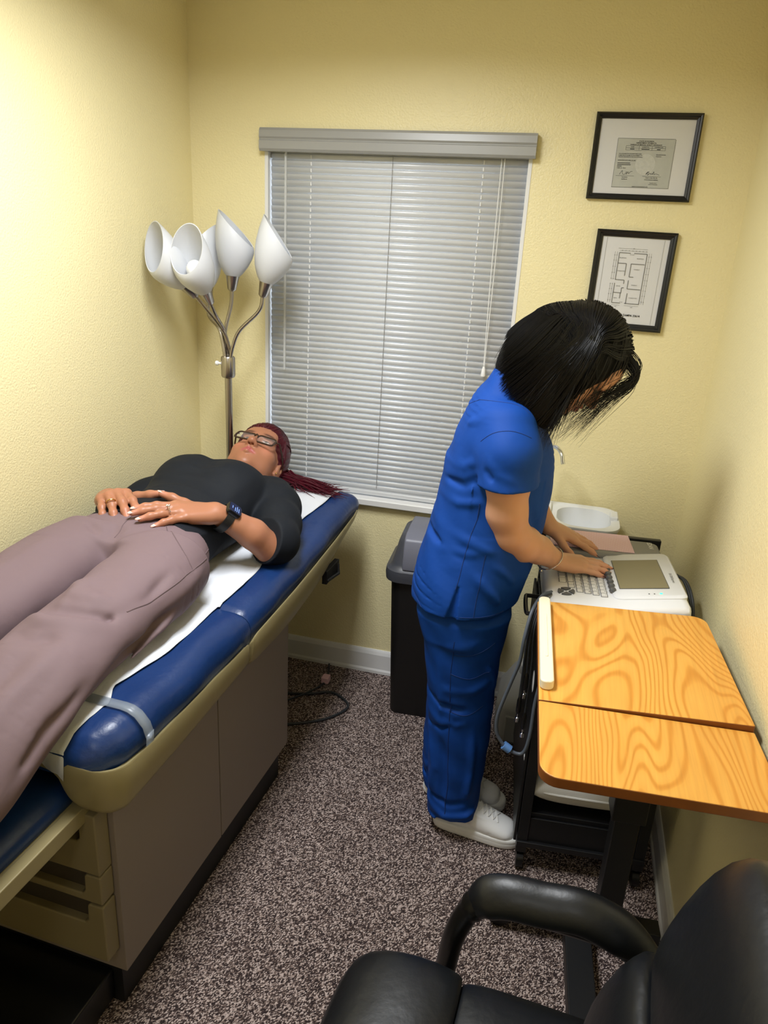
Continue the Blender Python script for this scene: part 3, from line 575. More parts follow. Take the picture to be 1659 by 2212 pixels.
# ================================================================ ECG RECORDER
ET = RZ((0.022, 1.742, CH), CA)
ecg = thing('ecg_recorder', 'white heart trace recorder with keyboard and lcd on the black cart', 'medical recorder', (0.2, 1.97, CH))
EW, ED = 0.352, 0.350
def etop(x): return interp(x, [0, 0.03, 0.17, 0.20, 0.34, EW], [0.056, 0.062, 0.070, 0.074, 0.094, 0.092])
mb = MB(); R = []
for x, ins, dz in ((0.0, 0.03, 0.016), (0.003, 0.014, 0.007), (0.010, 0.004, 0.002), (0.022, 0.0, 0.0), (0.05, 0, 0), (0.10, 0, 0), (0.17, 0, 0), (0.20, 0, 0), (0.27, 0, 0), (0.33, 0, 0), (0.343, 0.004, 0.002), (0.350, 0.014, 0.007), (EW, 0.028, 0.014)):
    z = 0.003+etop(x)-dz; R.append([(x, y, zz) for y, zz in ((ins+0.008, 0.003), (ins, 0.010), (ins, z-0.014), (ins+0.004, z-0.005), (ins+0.014, z), (ED-ins-0.014, z), (ED-ins-0.004, z-0.005), (ED-ins, z-0.014), (ED-ins, 0.010), (ED-ins-0.008, 0.003))])
mb.rings(R); mb.build('casing', M['machine'], ecg, T=ET)
def slab(x0, y0, x1, y1, h0, h1, r, m, name, par=ecg, bv=0):
    P = rrect(x0, y0, x1, y1, r, 4) if r else [(x0, y0), (x1, y0), (x1, y1), (x0, y1)]
    return MB().rings([[(x, y, 0.003+etop(x)+h0) for x, y in P], [(x, y, 0.003+etop(x)+h1) for x, y in P]]).build(name, m, par, T=ET, bevel=bv)
# raised display hood
mb = MB(); P = [rrect(0.17+a, 0.055+a, EW-0.002-a, ED-0.004-a, 0.02, 4) for a in (0, 0, 0.006)]
mb.rings([[(x, y, etop(x)-0.012) for x, y in P[0]], [(x, y, etop(x)+0.006) for x, y in P[1]], [(x, y, etop(x)+0.010) for x, y in P[2]]]).build('display_hood', M['machine'], ecg, T=ET)
slab(0.188, 0.105, 0.312, ED-0.055, 0.007, 0.0078, 0.002, M['kgrey'], 'screen_bezel')
slab(0.190, 0.107, 0.310, ED-0.057, 0.0079, 0.0085, 0.002, M['screen'], 'screen')
slab(0.283, 0.073, 0.289, 0.079, 0.0071, 0.0080, 0, M['led'], 'power_light')
for x in (0.255, 0.268): slab(x, 0.073, x+0.003, 0.076, 0.0071, 0.0078, 0, M['kgrey'], 'indicator')
mb = MB(); vs, fs = text_mesh('SE-1200 Express', 0.009); TT = Matrix.Translation((0.326, 0.17, etop(0.326)+0.0112)) @ Matrix.Rotation(-0.14, 4, 'Y') @ Matrix.Rotation(-PI/2, 4, 'Z')
mb.add(vs, fs, TT); mb.build('model_lettering', M['inkgrey'], ecg, T=ET, smooth=False)
kb = MB()
kw = MB()
def key(x, y, sx, sy):
    kw.add([(x-0.0012, y-0.0012, 0.003+etop(x)+0.0009), (x+sx+0.0012, y-0.0012, 0.003+etop(x+sx)+0.0009), (x+sx+0.0012, y+sy+0.0012, 0.003+etop(x+sx)+0.0009), (x-0.0012, y+sy+0.0012, 0.003+etop(x)+0.0009)], [(0, 1, 2, 3)])
    kb.rings([[(q, w, 0.003+etop(q)-0.002) for q, w in rrect(x, y, x+sx, y+sy, 0.002, 2)], [(q, w, 0.003+etop(q)+0.003) for q, w in rrect(x+0.001, y+0.001, x+sx-0.001, y+sy-0.001, 0.002, 2)]])
for c, (x, n, y0) in enumerate(((0.038, 4, 0.145), (0.060, 1, 0.115), (0.080, 11, 0.088), (0.100, 11, 0.082), (0.120, 11, 0.076), (0.140, 12, 0.068))):
    for r in range(n):
        if c == 1:
            key(x, 0.150, 0.015, 0.10); key(x, 0.112, 0.015, 0.014); key(x, 0.130, 0.015, 0.014)
        elif c == 0: key(x, y0+r*0.032, 0.018, 0.026)
        else: key(x, y0+r*0.0205, 0.0155, 0.0165)
kw.build('key_wells', M['mgrey'], ecg, T=ET, smooth=False)
kb.build('keyboard', M['key'], ecg, T=ET)
kt = MB()
for c, (x, n, y0) in enumerate(((0.080, 11, 0.088), (0.100, 11, 0.082), (0.120, 11, 0.076), (0.140, 12, 0.068))):
    row = ['7894561230.', 'QWERTYUIOPK', 'ASDFGHJKLMN', '1234567890-='][c]
    for r in range(n):
        vs, fs = text_mesh(row[r], 0.009); zz = 0.003+etop(x+0.007)+0.0034
        kt.add(vs, fs, Matrix.Translation((x+0.0105, y0+r*0.0205+0.008, zz)) @ Matrix.Rotation(-PI/2, 4, 'Z'))
kt.build('key_lettering', M['ink'], ecg, T=ET, smooth=False)
for i in range(6):
    y = 0.098+0.026*i; mb = MB(); mb.rings([[(0.170+0.0085*s*math.cos(a), y+0.0085*s*math.sin(a), 0.003+etop(0.17)+h) for a in [2*PI*k/16 for k in range(16)]] for s, h in ((1, 0.004), (1, 0.0115), (0.75, 0.014))])
    mb.build('round_key', M['kgrey'], ecg, T=ET)
for i in range(4):
    a0 = i*PI/2+PI/4*0; mb = MB(); P = [(0.006, 0)]+[(0.022*math.cos(b), 0.022*math.sin(b)) for b in [-0.62+1.24*k/8 for k in range(9)]]
    ca, sa = math.cos(a0), math.sin(a0); P = [(0.052+x*ca-y*sa, 0.085+x*sa+y*ca) for x, y in P]
    mb.rings([[(x, y, 0.003+etop(x)-0.001) for x, y in P], [(x, y, 0.003+etop(x)+0.004) for x, y in P]]).build('arrow_key', M['kgrey'], ecg, T=ET)
mb = MB(); mb.rings([[(x, y, z) for x, y in rrect(0.01, ED-0.02, EW-0.008, ED+0.120, 0.03, 5)] for z in (0.01, 0.088)]); mb.build('printer_housing', M['mgrey'], ecg, T=ET, bevel=0.01)
mb = MB(); vs, fs = text_mesh('EDAN', 0.019); mb.add(vs, fs, Matrix.Translation((0.312, ED+0.082, 0.0886)) @ Matrix.Rotation(-PI/2, 4, 'Z')); mb.build('brand_lettering', M['wtext'], ecg, T=ET, smooth=False)
mb = MB(); mb.box((0.022, ED+0.006, 0.0884), (0.262, ED+0.146, 0.0900)); tag(mb.build('trace_paper', M['graph'], None, T=ET, smooth=False), 'pink gridded trace paper stack lying at the back of the recorder', 'paper')
# cables
def cable(name, label, pts, r, m, n=10):
    return tag(MB().tube(spline(pts, n), r, 10).build(name, M[m], None), label, 'cable')
c = cable('patient_cable', 'thick grey cable looping from the recorder down to a blue clip', [(0.030, 1.83, 0.845), (0.008, 1.80, 0.845), (-0.012, 1.735, 0.83), (-0.022, 1.70, 0.77), (-0.026, 1.70, 0.70), (-0.042, 1.70, 0.63), (-0.064, 1.70, 0.53), (-0.062, 1.70, 0.475), (-0.044, 1.70, 0.443), (-0.020, 1.70, 0.424), (0.012, 1.70, 0.424), (0.024, 1.70, 0.48), (0.026, 1.712, 0.58), (0.036, 1.72, 0.66), (0.05, 1.725, 0.74)], 0.0048, 'cableg')
MB().tube([(-0.040, 1.70, 0.438), (-0.022, 1.70, 0.427)], 0.0120, 12).build('blue_clip', M['clip'], c)
for i, (dx, l) in enumerate(((0.0, 'first black electrode lead hanging beside the cart from the recorder'), (0.010, 'second black electrode lead hanging against the cart side panel'), (0.020, 'third black electrode lead hanging closest to the cart post'))):
    zl = (0.585, 0.66, 0.54)[i]
    p = [(0.024+dx*0.3, 1.80+0.004*i, 0.850), (0.004+dx*0.4, 1.760+0.002*i, 0.848), (-0.010+dx*0.5, 1.722, 0.80), (-0.016+dx*0.8, 1.720, 0.74), (-0.016+dx*1.0, 1.718, 0.69), (-0.014+dx*0.9, 1.716, zl)]
    c = cable('electrode_lead', l, p, 0.0026, 'cable'); c['group'] = 'electrode leads'
    e = Vector(p[-1]); MB().lathe([(0.003, 0.0), (0.006, -0.01), (0.0065, -0.045), (0.003, -0.052)], 10, Matrix.Translation(e)).build('lead_grip', M['blackg'], c)
    MB().lathe([(0.0025, -0.05), (0.0025, -0.062), (0.006, -0.064), (0.006, -0.076), (0.002, -0.08)], 10, Matrix.Translation(e)).build('lead_clip', M['chrome'], c)
for i, l in enumerate(('outer black power cable curving behind the recorder by the wall', 'inner black power cable curving behind the recorder by the wall')):
    k = 0.006*i
    c = cable('power_cable', l, [(0.365, 2.06, 0.85), (0.392-k, 2.03, 0.842), (0.408-k, 1.97, 0.80), (0.412-k, 1.92, 0.70), (0.408-k, 1.90, 0.5)], 0.0042, 'cable'); c['group'] = 'recorder power cables'
# floor cord behind the couch
c = cable('floor_cable', 'black power cord looped on the carpet behind the couch', [(-0.95, 2.33, 0.006), (-0.83, 2.36, 0.006), (-0.74, 2.40, 0.006), (-0.655, 2.335, 0.006), (-0.70, 2.24, 0.006), (-0.80, 2.17, 0.006), (-0.92, 2.12, 0.006)], 0.005, 'cable')
c = cable('tagged_floor_cable', 'black cord with a pink tag running under the couch from the baseboard', [(-0.815, 2.585, 0.012), (-0.80, 2.53, 0.008), (-0.79, 2.46, 0.006), (-0.83, 2.36, 0.012), (-0.90, 2.28, 0.006)], 0.004, 'cable')
MB().box((-0.805, 2.45, 0.004), (-0.775, 2.485, 0.03)).build('pink_tag', M['pink'], c, bevel=0.003)
# ================================================================ OVERBED DESK
DA = math.radians(3.7); DT = RZ((0.040, 1.068, 0), DA)
dk = thing('overbed_desk', 'rolling desk with honey wood tilting top and black steel stand', 'desk', (0.25, 1.4, 0))
DW, DZ = 0.402, 0.858
def top(name, P, m, T):
    mb = MB(); th = 0.022
    mb.rings([[(x, y, z) for x, y in P] for z in (-th, 0)]); o = mb.build(name, M[m], dk, T=T, bevel=0.003)
    o.data.materials.append(M['woodedge'])
    for f in o.data.polygons:
        if abs(f.normal.z) < 0.7: f.material_index = 1
    return o
def corner(P0, r, which, n=6): pass
NY, FY = 0.225, 0.675
def quarter(cx, cy, r, a): return [(cx+r*math.cos(a+PI/2*i/6), cy+r*math.sin(a+PI/2*i/6)) for i in range(7)]
r = 0.035
top('near_leaf', quarter(r, r, r, PI)+quarter(DW-r, r, r, -PI/2)+[(DW, NY), (0, NY)], 'wood2', DT @ Matrix.Translation((0, 0, DZ)))
tiltT = DT @ Matrix.Translation((0, 0, DZ)) @ Matrix.Rotation(-0.030, 4, 'Y')
far = top('tilting_top', [(0, NY+0.0025), (DW, NY+0.0025)]+quarter(DW-r, FY-r, r, 0)+quarter(0.012, FY-0.012, 0.012, PI/2), 'wood', tiltT)
bar = MB(); bar.prism(rrect(0.002, 0.262, 0.030, 0.655, 0.0125, 5), 0.0005, 0.022); sb = bar.build('book_stop', M['cream'], dk, T=tiltT, bevel=0.004, seg=3)
MB().prism(rrect(0.0125, 0.36, 0.0195, 0.56, 0.003, 3), 0.0215, 0.0235).build('pencil_groove', M['cream'], sb, T=tiltT, bevel=0.001)
MB().box((0.12, 0.04, DZ-0.045), (0.36, 0.60, DZ-0.0225)).build('under_frame', M['blackp'], dk, T=DT, bevel=0.003)
MB().box((0.235, 0.445, 0.06), (0.295, 0.495, DZ-0.04)).build('column', M['blackp'], dk, T=DT, bevel=0.003)
MB().box((0.225, 0.435, 0.42), (0.305, 0.505, 0.52)).build('column_sleeve', M['blackp'], dk, T=DT, bevel=0.003)
k_ = MB(); k_.tube([(0.305, 0.47, 0.73), (0.36, 0.47, 0.73)], 0.028, 12); k_.tube([(0.33, 0.47, 0.73), (0.352, 0.40, 0.735)], 0.014, 10); k_.build('height_knob', M['blackg'], dk, T=DT)
MB().box((-0.03, 0.445, 0.045), (0.40, 0.495, 0.085)).build('cross_foot', M['blackp'], dk, T=DT, bevel=0.003)
MB().box((0.16, -0.05, 0.045), (0.225, 0.445, 0.085)).build('long_foot', M['blackp'], dk, T=DT, bevel=0.003)
MB().box((-0.03, -0.10, 0.045), (0.40, -0.05, 0.085)).build('near_foot', M['blackp'], dk, T=DT, bevel=0.003)
for x, y in ((0.0, 0.47), (0.375, 0.47), (0.0, -0.075), (0.375, -0.075)):
    c = MB().tube([(x, y-0.012, 0.026), (x, y+0.012, 0.026)], 0.0255, 16).build('caster', M['blackg'], dk, T=DT)
    MB().tube([(x, y, 0.026), (x, y, 0.05)], 0.009, 8).build('caster_stem', M['blackp'], c, T=DT)
# ================================================================ LEATHER CHAIR (faces -x)
ch = thing('office_chair', 'black leather office chair with padded loop arms in front of the desk', 'chair', (0.08, 0.70, 0))
def pad(name, pts, w, th, m=M['leather'], n=24, seams=()):
    """pts: centre-line of the padded slab (x,z) at y=0; th: thickness; w: half width list"""
    R = []
    for i, (x, z, nx, nz) in enumerate(pts):
        hw = w[i]; t = th[i]
        r = []
        for k in range(n):
            a = 2*PI*k/n; c, s = math.cos(a), math.sin(a)
            yy = hw*math.copysign(abs(c)**0.35, c); oo = t*math.copysign(abs(s)**0.75, s)
            r.append((x+nx*oo, yy, z+nz*oo))
        R.append(r)
    return MB().rings(R)
CHT = RZ((0.055, 0.705, 0.012), math.radians(-4))
def padlist(P, W_, Th):
    out = []
    for i, (x, z) in enumerate(P):
        a = P[max(i-1, 0)]; b = P[min(i+1, len(P)-1)]; dx, dz = b[0]-a[0], b[1]-a[1]; l = math.hypot(dx, dz); out.append((x, z, -dz/l, dx/l))
    return out, W_, Th
P, W1, T1 = padlist([(-0.300, 0.400), (-0.298, 0.425), (-0.285, 0.452), (-0.25, 0.468), (-0.19, 0.475), (-0.13, 0.472), (-0.115, 0.467), (-0.112, 0.467)], [0.19, 0.225, 0.243, 0.25, 0.252, 0.25, 0.245, 0.24], [0.012, 0.03, 0.045, 0.05, 0.052, 0.05, 0.043, 0.036])
pad('f', P, W1, T1).build('seat_front_roll', M['leather'], ch, T=CHT, sub=1)
P, W1, T1 = padlist([(-0.117, 0.462), (-0.11, 0.462), (-0.09, 0.464), (0.0, 0.462), (0.10, 0.46), (0.17, 0.465), (0.20, 0.475)], [0.235, 0.24, 0.247, 0.25, 0.25, 0.248, 0.24], [0.032, 0.038, 0.045, 0.046, 0.044, 0.042, 0.03])
pad('s', P, W1, T1).build('seat', M['leather'], ch, T=CHT, sub=1)
P, W1, T1 = padlist([(0.125, 0.455), (0.13, 0.49), (0.145, 0.55), (0.165, 0.62), (0.185, 0.668), (0.19, 0.676)], [0.20, 0.232, 0.248, 0.252, 0.248, 0.235], [0.03, 0.055, 0.064, 0.06, 0.048, 0.035])
pad('b', P, W1, T1).build('lower_back_cushion', M['leather'], ch, T=CHT, sub=1)
P, W1, T1 = padlist([(0.200, 0.668), (0.205, 0.682), (0.225, 0.735), (0.25, 0.81), (0.272, 0.875), (0.288, 0.92), (0.294, 0.932)], [0.235, 0.245, 0.255, 0.262, 0.25, 0.215, 0.17], [0.035, 0.052, 0.062, 0.06, 0.054, 0.038, 0.018])
pad('b2', P, W1, T1).build('upper_back_cushion', M['leather'], ch, T=CHT, sub=1)
P, W1, T1 = padlist([(0.20, 0.42), (0.215, 0.55), (0.25, 0.68), (0.29, 0.81), (0.32, 0.915), (0.326, 0.93)], [0.18, 0.23, 0.25, 0.255, 0.2, 0.15], [0.01, 0.02, 0.022, 0.022, 0.018, 0.008])
pad('bs', P, W1, T1).build('back_shell', M['leather'], ch, T=CHT, sub=1)
for y, nm in ((0.298, 1), (-0.298, -1)):
    pts = spline([(-0.155, y, 0.40), (-0.145, y, 0.50), (-0.125, y, 0.570), (-0.10, y, 0.606), (-0.06, y, 0.620), (0.02, y, 0.624), (0.10, y, 0.622), (0.17, y, 0.595), (0.21, y, 0.56), (0.225, y, 0.50)], 6)
    a = MB().tube(pts, [0.017 if 14 > i else 0.020 for i in range(len(pts))], 12, flat=1.3).build('arm_frame', M['blackg'], ch, T=CHT)
    pts = spline([(-0.122, y, 0.572), (-0.10, y, 0.612), (-0.06, y, 0.632), (0.0, y, 0.638), (0.07, y, 0.646), (0.14, y, 0.622), (0.19, y, 0.588)], 6)
    n = len(pts); MB().tube(pts, [0.012+0.012*min(1, 5*min(i/(n-1), 1-i/(n-1))) for i in range(n)], 16, flat=1.55).build('arm_pad', M['leather'], a, T=CHT, sub=1)
    MB().box((-0.17, min(y, 0)*1.0, 0.39), (-0.14, max(y, 0), 0.41)).build('arm_bracket', M['blackp'], ch, T=CHT)
mb = MB(); mb.box((-0.14, -0.1, 0.385), (0.14, 0.1, 0.415)); mb.build('seat_mechanism', M['blackp'], ch, T=CHT, bevel=0.004)
MB().lathe([(0.03, 0.10), (0.03, 0.24), (0.02, 0.24), (0.02, 0.39)], 16).build('gas_column', M['blackp'], ch, T=CHT)
for k in range(5):
    a = 2*PI*k/5-0.05; x, y = 0.27*math.cos(a), 0.27*math.sin(a)
    l = MB().tube([(0.02*math.cos(a), 0.02*math.sin(a), 0.115), (x, y, 0.075)], [0.028, 0.018], 10).build('base_leg', M['blackg'], ch, T=CHT)
    c = MB().tube([(x-0.014*math.sin(a), y+0.014*math.cos(a), 0.0275), (x+0.014*math.sin(a), y-0.014*math.cos(a), 0.0275)], 0.0265, 16).build('caster', M['blackg'], l, T=CHT)
b_ = MB(); b_.box((0.20, 0.31, 0.40), (0.245, 0.36, 0.50)); b_.tube([(0.215, 0.335, 0.49), (0.215, 0.335, 0.54)], 0.022, 12); b_.build('tilt_bracket', M['blackg'], ch, T=CHT, bevel=0.004)
# ================================================================ FIELD MODELLER for bodies and clothes (distance fields -> one surface)
def npv(p): return np.array(p, dtype=np.float64)
def unit(p): p = npv(p); return p/np.linalg.norm(p)
class Field:
    def __init__(s, lo, hi, h):
        s.lo = npv(lo); s.h = h; s.n = np.ceil((npv(hi)-s.lo)/h).astype(int)+1; s.F = np.full(s.n, 1.0, np.float32)
    def sub(s, lo, hi):
        a = np.clip(np.floor((npv(lo)-s.lo)/s.h).astype(int), 0, s.n-1); b = np.clip(np.ceil((npv(hi)-s.lo)/s.h).astype(int)+1, 1, s.n)
        if np.any(b <= a): return None
        sl = tuple(slice(i, j) for i, j in zip(a, b))
        ax = [(s.lo[i]+s.h*np.arange(a[i], b[i])).astype(np.float32) for i in range(3)]
        return sl, ax[0][:, None, None], ax[1][None, :, None], ax[2][None, None, :]
    def put(s, d, lo, hi, k=0.01, op='u'):
        m = k+0.012; q = s.sub(npv(lo)-m, npv(hi)+m)
        if q is None: return s
        sl, X, Y, Z = q; D = d(X, Y, Z); A = s.F[sl]
        if op == 'u':
            if k > 0: h = np.maximum(k-np.abs(A-D), 0)/k; s.F[sl] = np.minimum(A, D)-h*h*k*0.25
            else: s.F[sl] = np.minimum(A, D)
        else:
            D = -D; h = np.maximum(k-np.abs(A-D), 0)/max(k, 1e-6); s.F[sl] = np.maximum(A, D)+h*h*k*0.25
        return s
    def cap(s, a, b, ra, rb=None, k=0.01, op='u'):
        a, b = npv(a), npv(b); rb = ra if rb is None else rb; ab = b-a; L = max(ab@ab, 1e-12); R = max(ra, rb)
        def d(X, Y, Z):
            x, y, z = X-a[0], Y-a[1], Z-a[2]; t = np.clip((x*ab[0]+y*ab[1]+z*ab[2])/L, 0, 1)
            return np.sqrt((x-t*ab[0])**2+(y-t*ab[1])**2+(z-t*ab[2])**2)-(ra+(rb-ra)*t)
        return s.put(d, np.minimum(a, b)-R, np.maximum(a, b)+R, k, op)
    def chain(s, pts, rad, k=0.008):
        for i in range(len(pts)-1): s.cap(pts[i], pts[i+1], rad[i], rad[i+1], k)
        return s
    def ell(s, c, r, B=None, k=0.01, op='u'):
        c, r = npv(c), npv(r); B = np.eye(3) if B is None else npv(B)   # rows of B: axes
        ext = np.sqrt(((B*r[:, None])**2).sum(0))
        def d(X, Y, Z):
            x, y, z = X-c[0], Y-c[1], Z-c[2]; k0 = 0; k1 = 0
            for i in range(3):
                q = x*B[i, 0]+y*B[i, 1]+z*B[i, 2]; k0 = k0+(q/r[i])**2; k1 = k1+(q/r[i]**2)**2
            k0 = np.sqrt(k0); return k0*(k0-1)/np.maximum(np.sqrt(k1), 1e-6)
        return s.put(d, c-ext, c+ext, k, op)
    def loft(s, secs, w, k=0.02, flat=(False, False), e=2.0, m=5):
        """secs: (point, half size along w, half size along the other cross axis); smooth spline through the sections"""
        A = [np.concatenate([npv(q[0]), [q[1], q[2]]]) for q in secs]; A = [npv(q) for q in spline(A, m)] if len(A) > 2 else A
        R = max(max(q[3], q[4]) for q in A); P = npv([q[:3] for q in A]); mg = k+0.012; q = s.sub(P.min(0)-R-mg, P.max(0)+R+mg); sl, X0, Y0, Z0 = q
        t = Field((X0.ravel()[0], Y0.ravel()[0], Z0.ravel()[0]), (X0.ravel()[-1], Y0.ravel()[-1], Z0.ravel()[-1]), s.h)
        sh = (X0.size, Y0.size, Z0.size); t.F = np.full(sh, 1.0, np.float32); t.n = npv(sh).astype(int)
        for i in range(len(A)-1):
            a, wa, na = A[i][:3], A[i][3], A[i][4]; b, wb, nb = A[i+1][:3], A[i+1][3], A[i+1][4]
            t_ = b-a; L = np.linalg.norm(t_); t_ = t_/L; wv = npv(w); wv = unit(wv-t_*(wv@t_)); nv = np.cross(t_, wv); R = max(wa, wb, na, nb)
            fl = (i == 0 and flat[0], i == len(A)-2 and flat[1])
            def d(X, Y, Z):
                x, y, z = X-a[0], Y-a[1], Z-a[2]; ax_ = x*t_[0]+y*t_[1]+z*t_[2]; u = np.clip(ax_/L, 0, 1); ex = np.abs(ax_-u*L)
                pw = np.abs(x*wv[0]+y*wv[1]+z*wv[2]); pn = np.abs(x*nv[0]+y*nv[1]+z*nv[2]); rw = wa+(wb-wa)*u; rn = na+(nb-na)*u
                k0 = ((pw/rw)**e+(pn/rn)**e)**(1/e); d2 = np.where(k0 > 1e-3, (k0-1)*np.sqrt(pw*pw+pn*pn)/np.maximum(k0, 1e-3), -np.minimum(rw, rn))
                r0 = np.sqrt(np.maximum(d2, 0)**2+ex**2)+np.where(ex > 0, np.minimum(d2, 0)*np.clip(1-ex/0.02, 0, 1), np.minimum(d2, 0))
                if fl[0]: r0 = np.maximum(r0, -ax_)
                if fl[1]: r0 = np.maximum(r0, ax_-L)
                return r0
            t.put(d, np.minimum(a, b)-R-k, np.maximum(a, b)+R+k, 0)
        B = s.F[sl]; D = t.F
        if k > 0: h = np.maximum(k-np.abs(B-D), 0)/k; s.F[sl] = np.minimum(B, D)-h*h*k*0.25
        else: s.F[sl] = np.minimum(B, D)
        return s
    def clip(s, p, n, lo=None, hi=None):
        """keep the side behind plane (p, n)"""
        p, n = npv(p), unit(n); q = s.sub(s.lo if lo is None else lo, s.lo+s.h*s.n if hi is None else hi)
        sl, X, Y, Z = q; s.F[sl] = np.maximum(s.F[sl], (X-p[0])*n[0]+(Y-p[1])*n[1]+(Z-p[2])*n[2]); return s
    def ridge(s, pts, w, amp):
        w = w*1.0
        """fold (+) or groove (-) along a poly-line"""
        P = [npv(p) for p in pts]; lo = np.min(P, 0)-3*w; hi = np.max(P, 0)+3*w; q = s.sub(lo, hi)
        if q is None: return s
        sl, X, Y, Z = q; D = None; T = None; n = len(P)-1
        for i in range(n):
            a = P[i]; ab = P[i+1]-a; L = max(ab@ab, 1e-12); x, y, z = X-a[0], Y-a[1], Z-a[2]
            t = np.clip((x*ab[0]+y*ab[1]+z*ab[2])/L, 0, 1); d = (x-t*ab[0])**2+(y-t*ab[1])**2+(z-t*ab[2])**2; g = (i+t)/n
            if D is None: D, T = d, g
            else: m = d < D; D = np.where(m, d, D); T = np.where(m, g, T)
        s.F[sl] -= (amp*np.exp(-D/(w*w))*np.clip(4*np.minimum(T, 1-T)+0.15, 0, 1)).astype(np.float32); return s
    def wave(s, fn, lo, hi):
        sl, X, Y, Z = s.sub(lo, hi); s.F[sl] += fn(X, Y, Z).astype(np.float32); return s
    def val(s, p):
        q = (npv(p)-s.lo)/s.h; i = np.clip(np.floor(q).astype(int), 0, s.n-2); f = q-i; v = 0
        for a in (0, 1):
            for b in (0, 1):
                for c in (0, 1): v += s.F[i[0]+a, i[1]+b, i[2]+c]*(f[0] if a else 1-f[0])*(f[1] if b else 1-f[1])*(f[2] if c else 1-f[2])
        return v
    def grad(s, p):
        e = s.h*1.5; p = npv(p); g = npv([s.val(p+npv(d)*e)-s.val(p-npv(d)*e) for d in ((1, 0, 0), (0, 1, 0), (0, 0, 1))]); return g/max(np.linalg.norm(g), 1e-9)
    def snap(s, p, off=0.0, it=8):
        p = npv(p)
        for _ in range(it): p = p-s.grad(p)*np.clip(s.val(p)-off, -0.02, 0.02)*0.8
        return p
    def drop(s, p, d, off=0.0, n=400):
        """march from p along d to the surface"""
        p = npv(p); d = unit(d)
        for _ in range(n):
            if s.val(p)-off < 0.0: break
            p = p+d*s.h*0.4
        return p
    def vals(s, P):
        q = (P-s.lo)/s.h; i = np.clip(np.floor(q).astype(int), 0, s.n-2); f = np.clip(q-i, 0, 1); v = 0
        for a in (0, 1):
            for b in (0, 1):
                for c in (0, 1): v = v+s.F[i[:, 0]+a, i[:, 1]+b, i[:, 2]+c]*(f[:, 0] if a else 1-f[:, 0])*(f[:, 1] if b else 1-f[:, 1])*(f[:, 2] if c else 1-f[:, 2])
        return v
    def lift(s, P, off, it=3):
        """push points that lie under the surface out to the height off"""
        P = npv(P).copy(); e = s.h*1.5
        for _ in range(it):
            v = s.vals(P); G = np.stack([s.vals(P+npv(d)*e)-s.vals(P-npv(d)*e) for d in ((1, 0, 0), (0, 1, 0), (0, 0, 1))], 1); G /= np.maximum(np.linalg.norm(G, axis=1), 1e-9)[:, None]
            m = np.clip(off-v, 0, 0.03); P += G*m[:, None]
        return P
    def surface(s):
        F = s.F; I = F < 0; n = F.shape
        c = [I[a:n[0]-1+a, b:n[1]-1+b, e:n[2]-1+e] for a in (0, 1) for b in (0, 1) for e in (0, 1)]
        al = c[0].copy(); an = c[0].copy()
        for q in c[1:]: al &= q; an |= q
        act = an & ~al; ci = np.argwhere(act); idx = np.full(act.shape, -1, np.int32); idx[act] = np.arange(len(ci))
        cor = [(a, b, e) for a in (0, 1) for b in (0, 1) for e in (0, 1)]; V = np.zeros((len(ci), 3)); N = np.zeros(len(ci))
        val = {q: F[ci[:, 0]+q[0], ci[:, 1]+q[1], ci[:, 2]+q[2]] for q in cor}
        for q in cor:
            for a in range(3):
                if q[a] == 0:
                    r = list(q); r[a] = 1; r = tuple(r); f0, f1 = val[q], val[r]; m = (f0 < 0) != (f1 < 0)
                    t = np.where(m, f0/np.where(m, f0-f1, 1), 0); pos = np.tile(npv(q), (len(ci), 1)); pos[:, a] = t
                    V += pos*m[:, None]; N += m
        V = (V/N[:, None]+ci)*s.h+s.lo; Q = []
        for a in range(3):
            b, c2 = (a+1) % 3, (a+2) % 3; lo = [slice(0, None)]*3; hi = [slice(0, None)]*3; lo[a] = slice(0, -1); hi[a] = slice(1, None)
            m = I[tuple(lo)] != I[tuple(hi)]; e = np.argwhere(m); e = e[(e[:, b] > 0) & (e[:, c2] > 0) & (e[:, b] < n[b]-1) & (e[:, c2] < n[c2]-1)]
            o = []
            for db, dc in ((-1, -1), (0, -1), (0, 0), (-1, 0)):
                z = e.copy(); z[:, b] += db; z[:, c2] += dc; o.append(idx[z[:, 0], z[:, 1], z[:, 2]])
            o = np.stack(o, 1); f = I[e[:, 0], e[:, 1], e[:, 2]]; o[~f] = o[~f][:, ::-1]; Q.append(o)
        Q = np.concatenate(Q); return V, Q
    def build(s, name, m, parent=None, T=None, tint=None, smooth=2):
        V, Q = s.surface()
        # relax the staircase a little
        if smooth:
            E = np.concatenate([Q[:, [0, 1]], Q[:, [1, 2]], Q[:, [2, 3]], Q[:, [3, 0]]])
            cnt = np.bincount(E.ravel(), minlength=len(V)).astype(float)
            for _ in range(smooth):
                A = np.stack([np.bincount(E[:, 0], V[E[:, 1], i], len(V))+np.bincount(E[:, 1], V[E[:, 0], i], len(V)) for i in range(3)], 1)/cnt[:, None]
                V = V*0.5+A*0.5
        L = V.copy()
        if T is not None:
            Mx = np.array(T); V = V@Mx[:3, :3].T+Mx[:3, 3]
            if np.linalg.det(Mx[:3, :3]) < 0: Q = Q[:, ::-1]
        me = bpy.data.meshes.new(name); me.vertices.add(len(V)); me.vertices.foreach_set('co', V.astype(np.float32).ravel())
        me.loops.add(Q.size); me.loops.foreach_set('vertex_index', Q.astype(np.int32).ravel()); me.polygons.add(len(Q))
        me.polygons.foreach_set('loop_start', np.arange(0, Q.size, 4, dtype=np.int32)); me.update(calc_edges=True); me.validate()
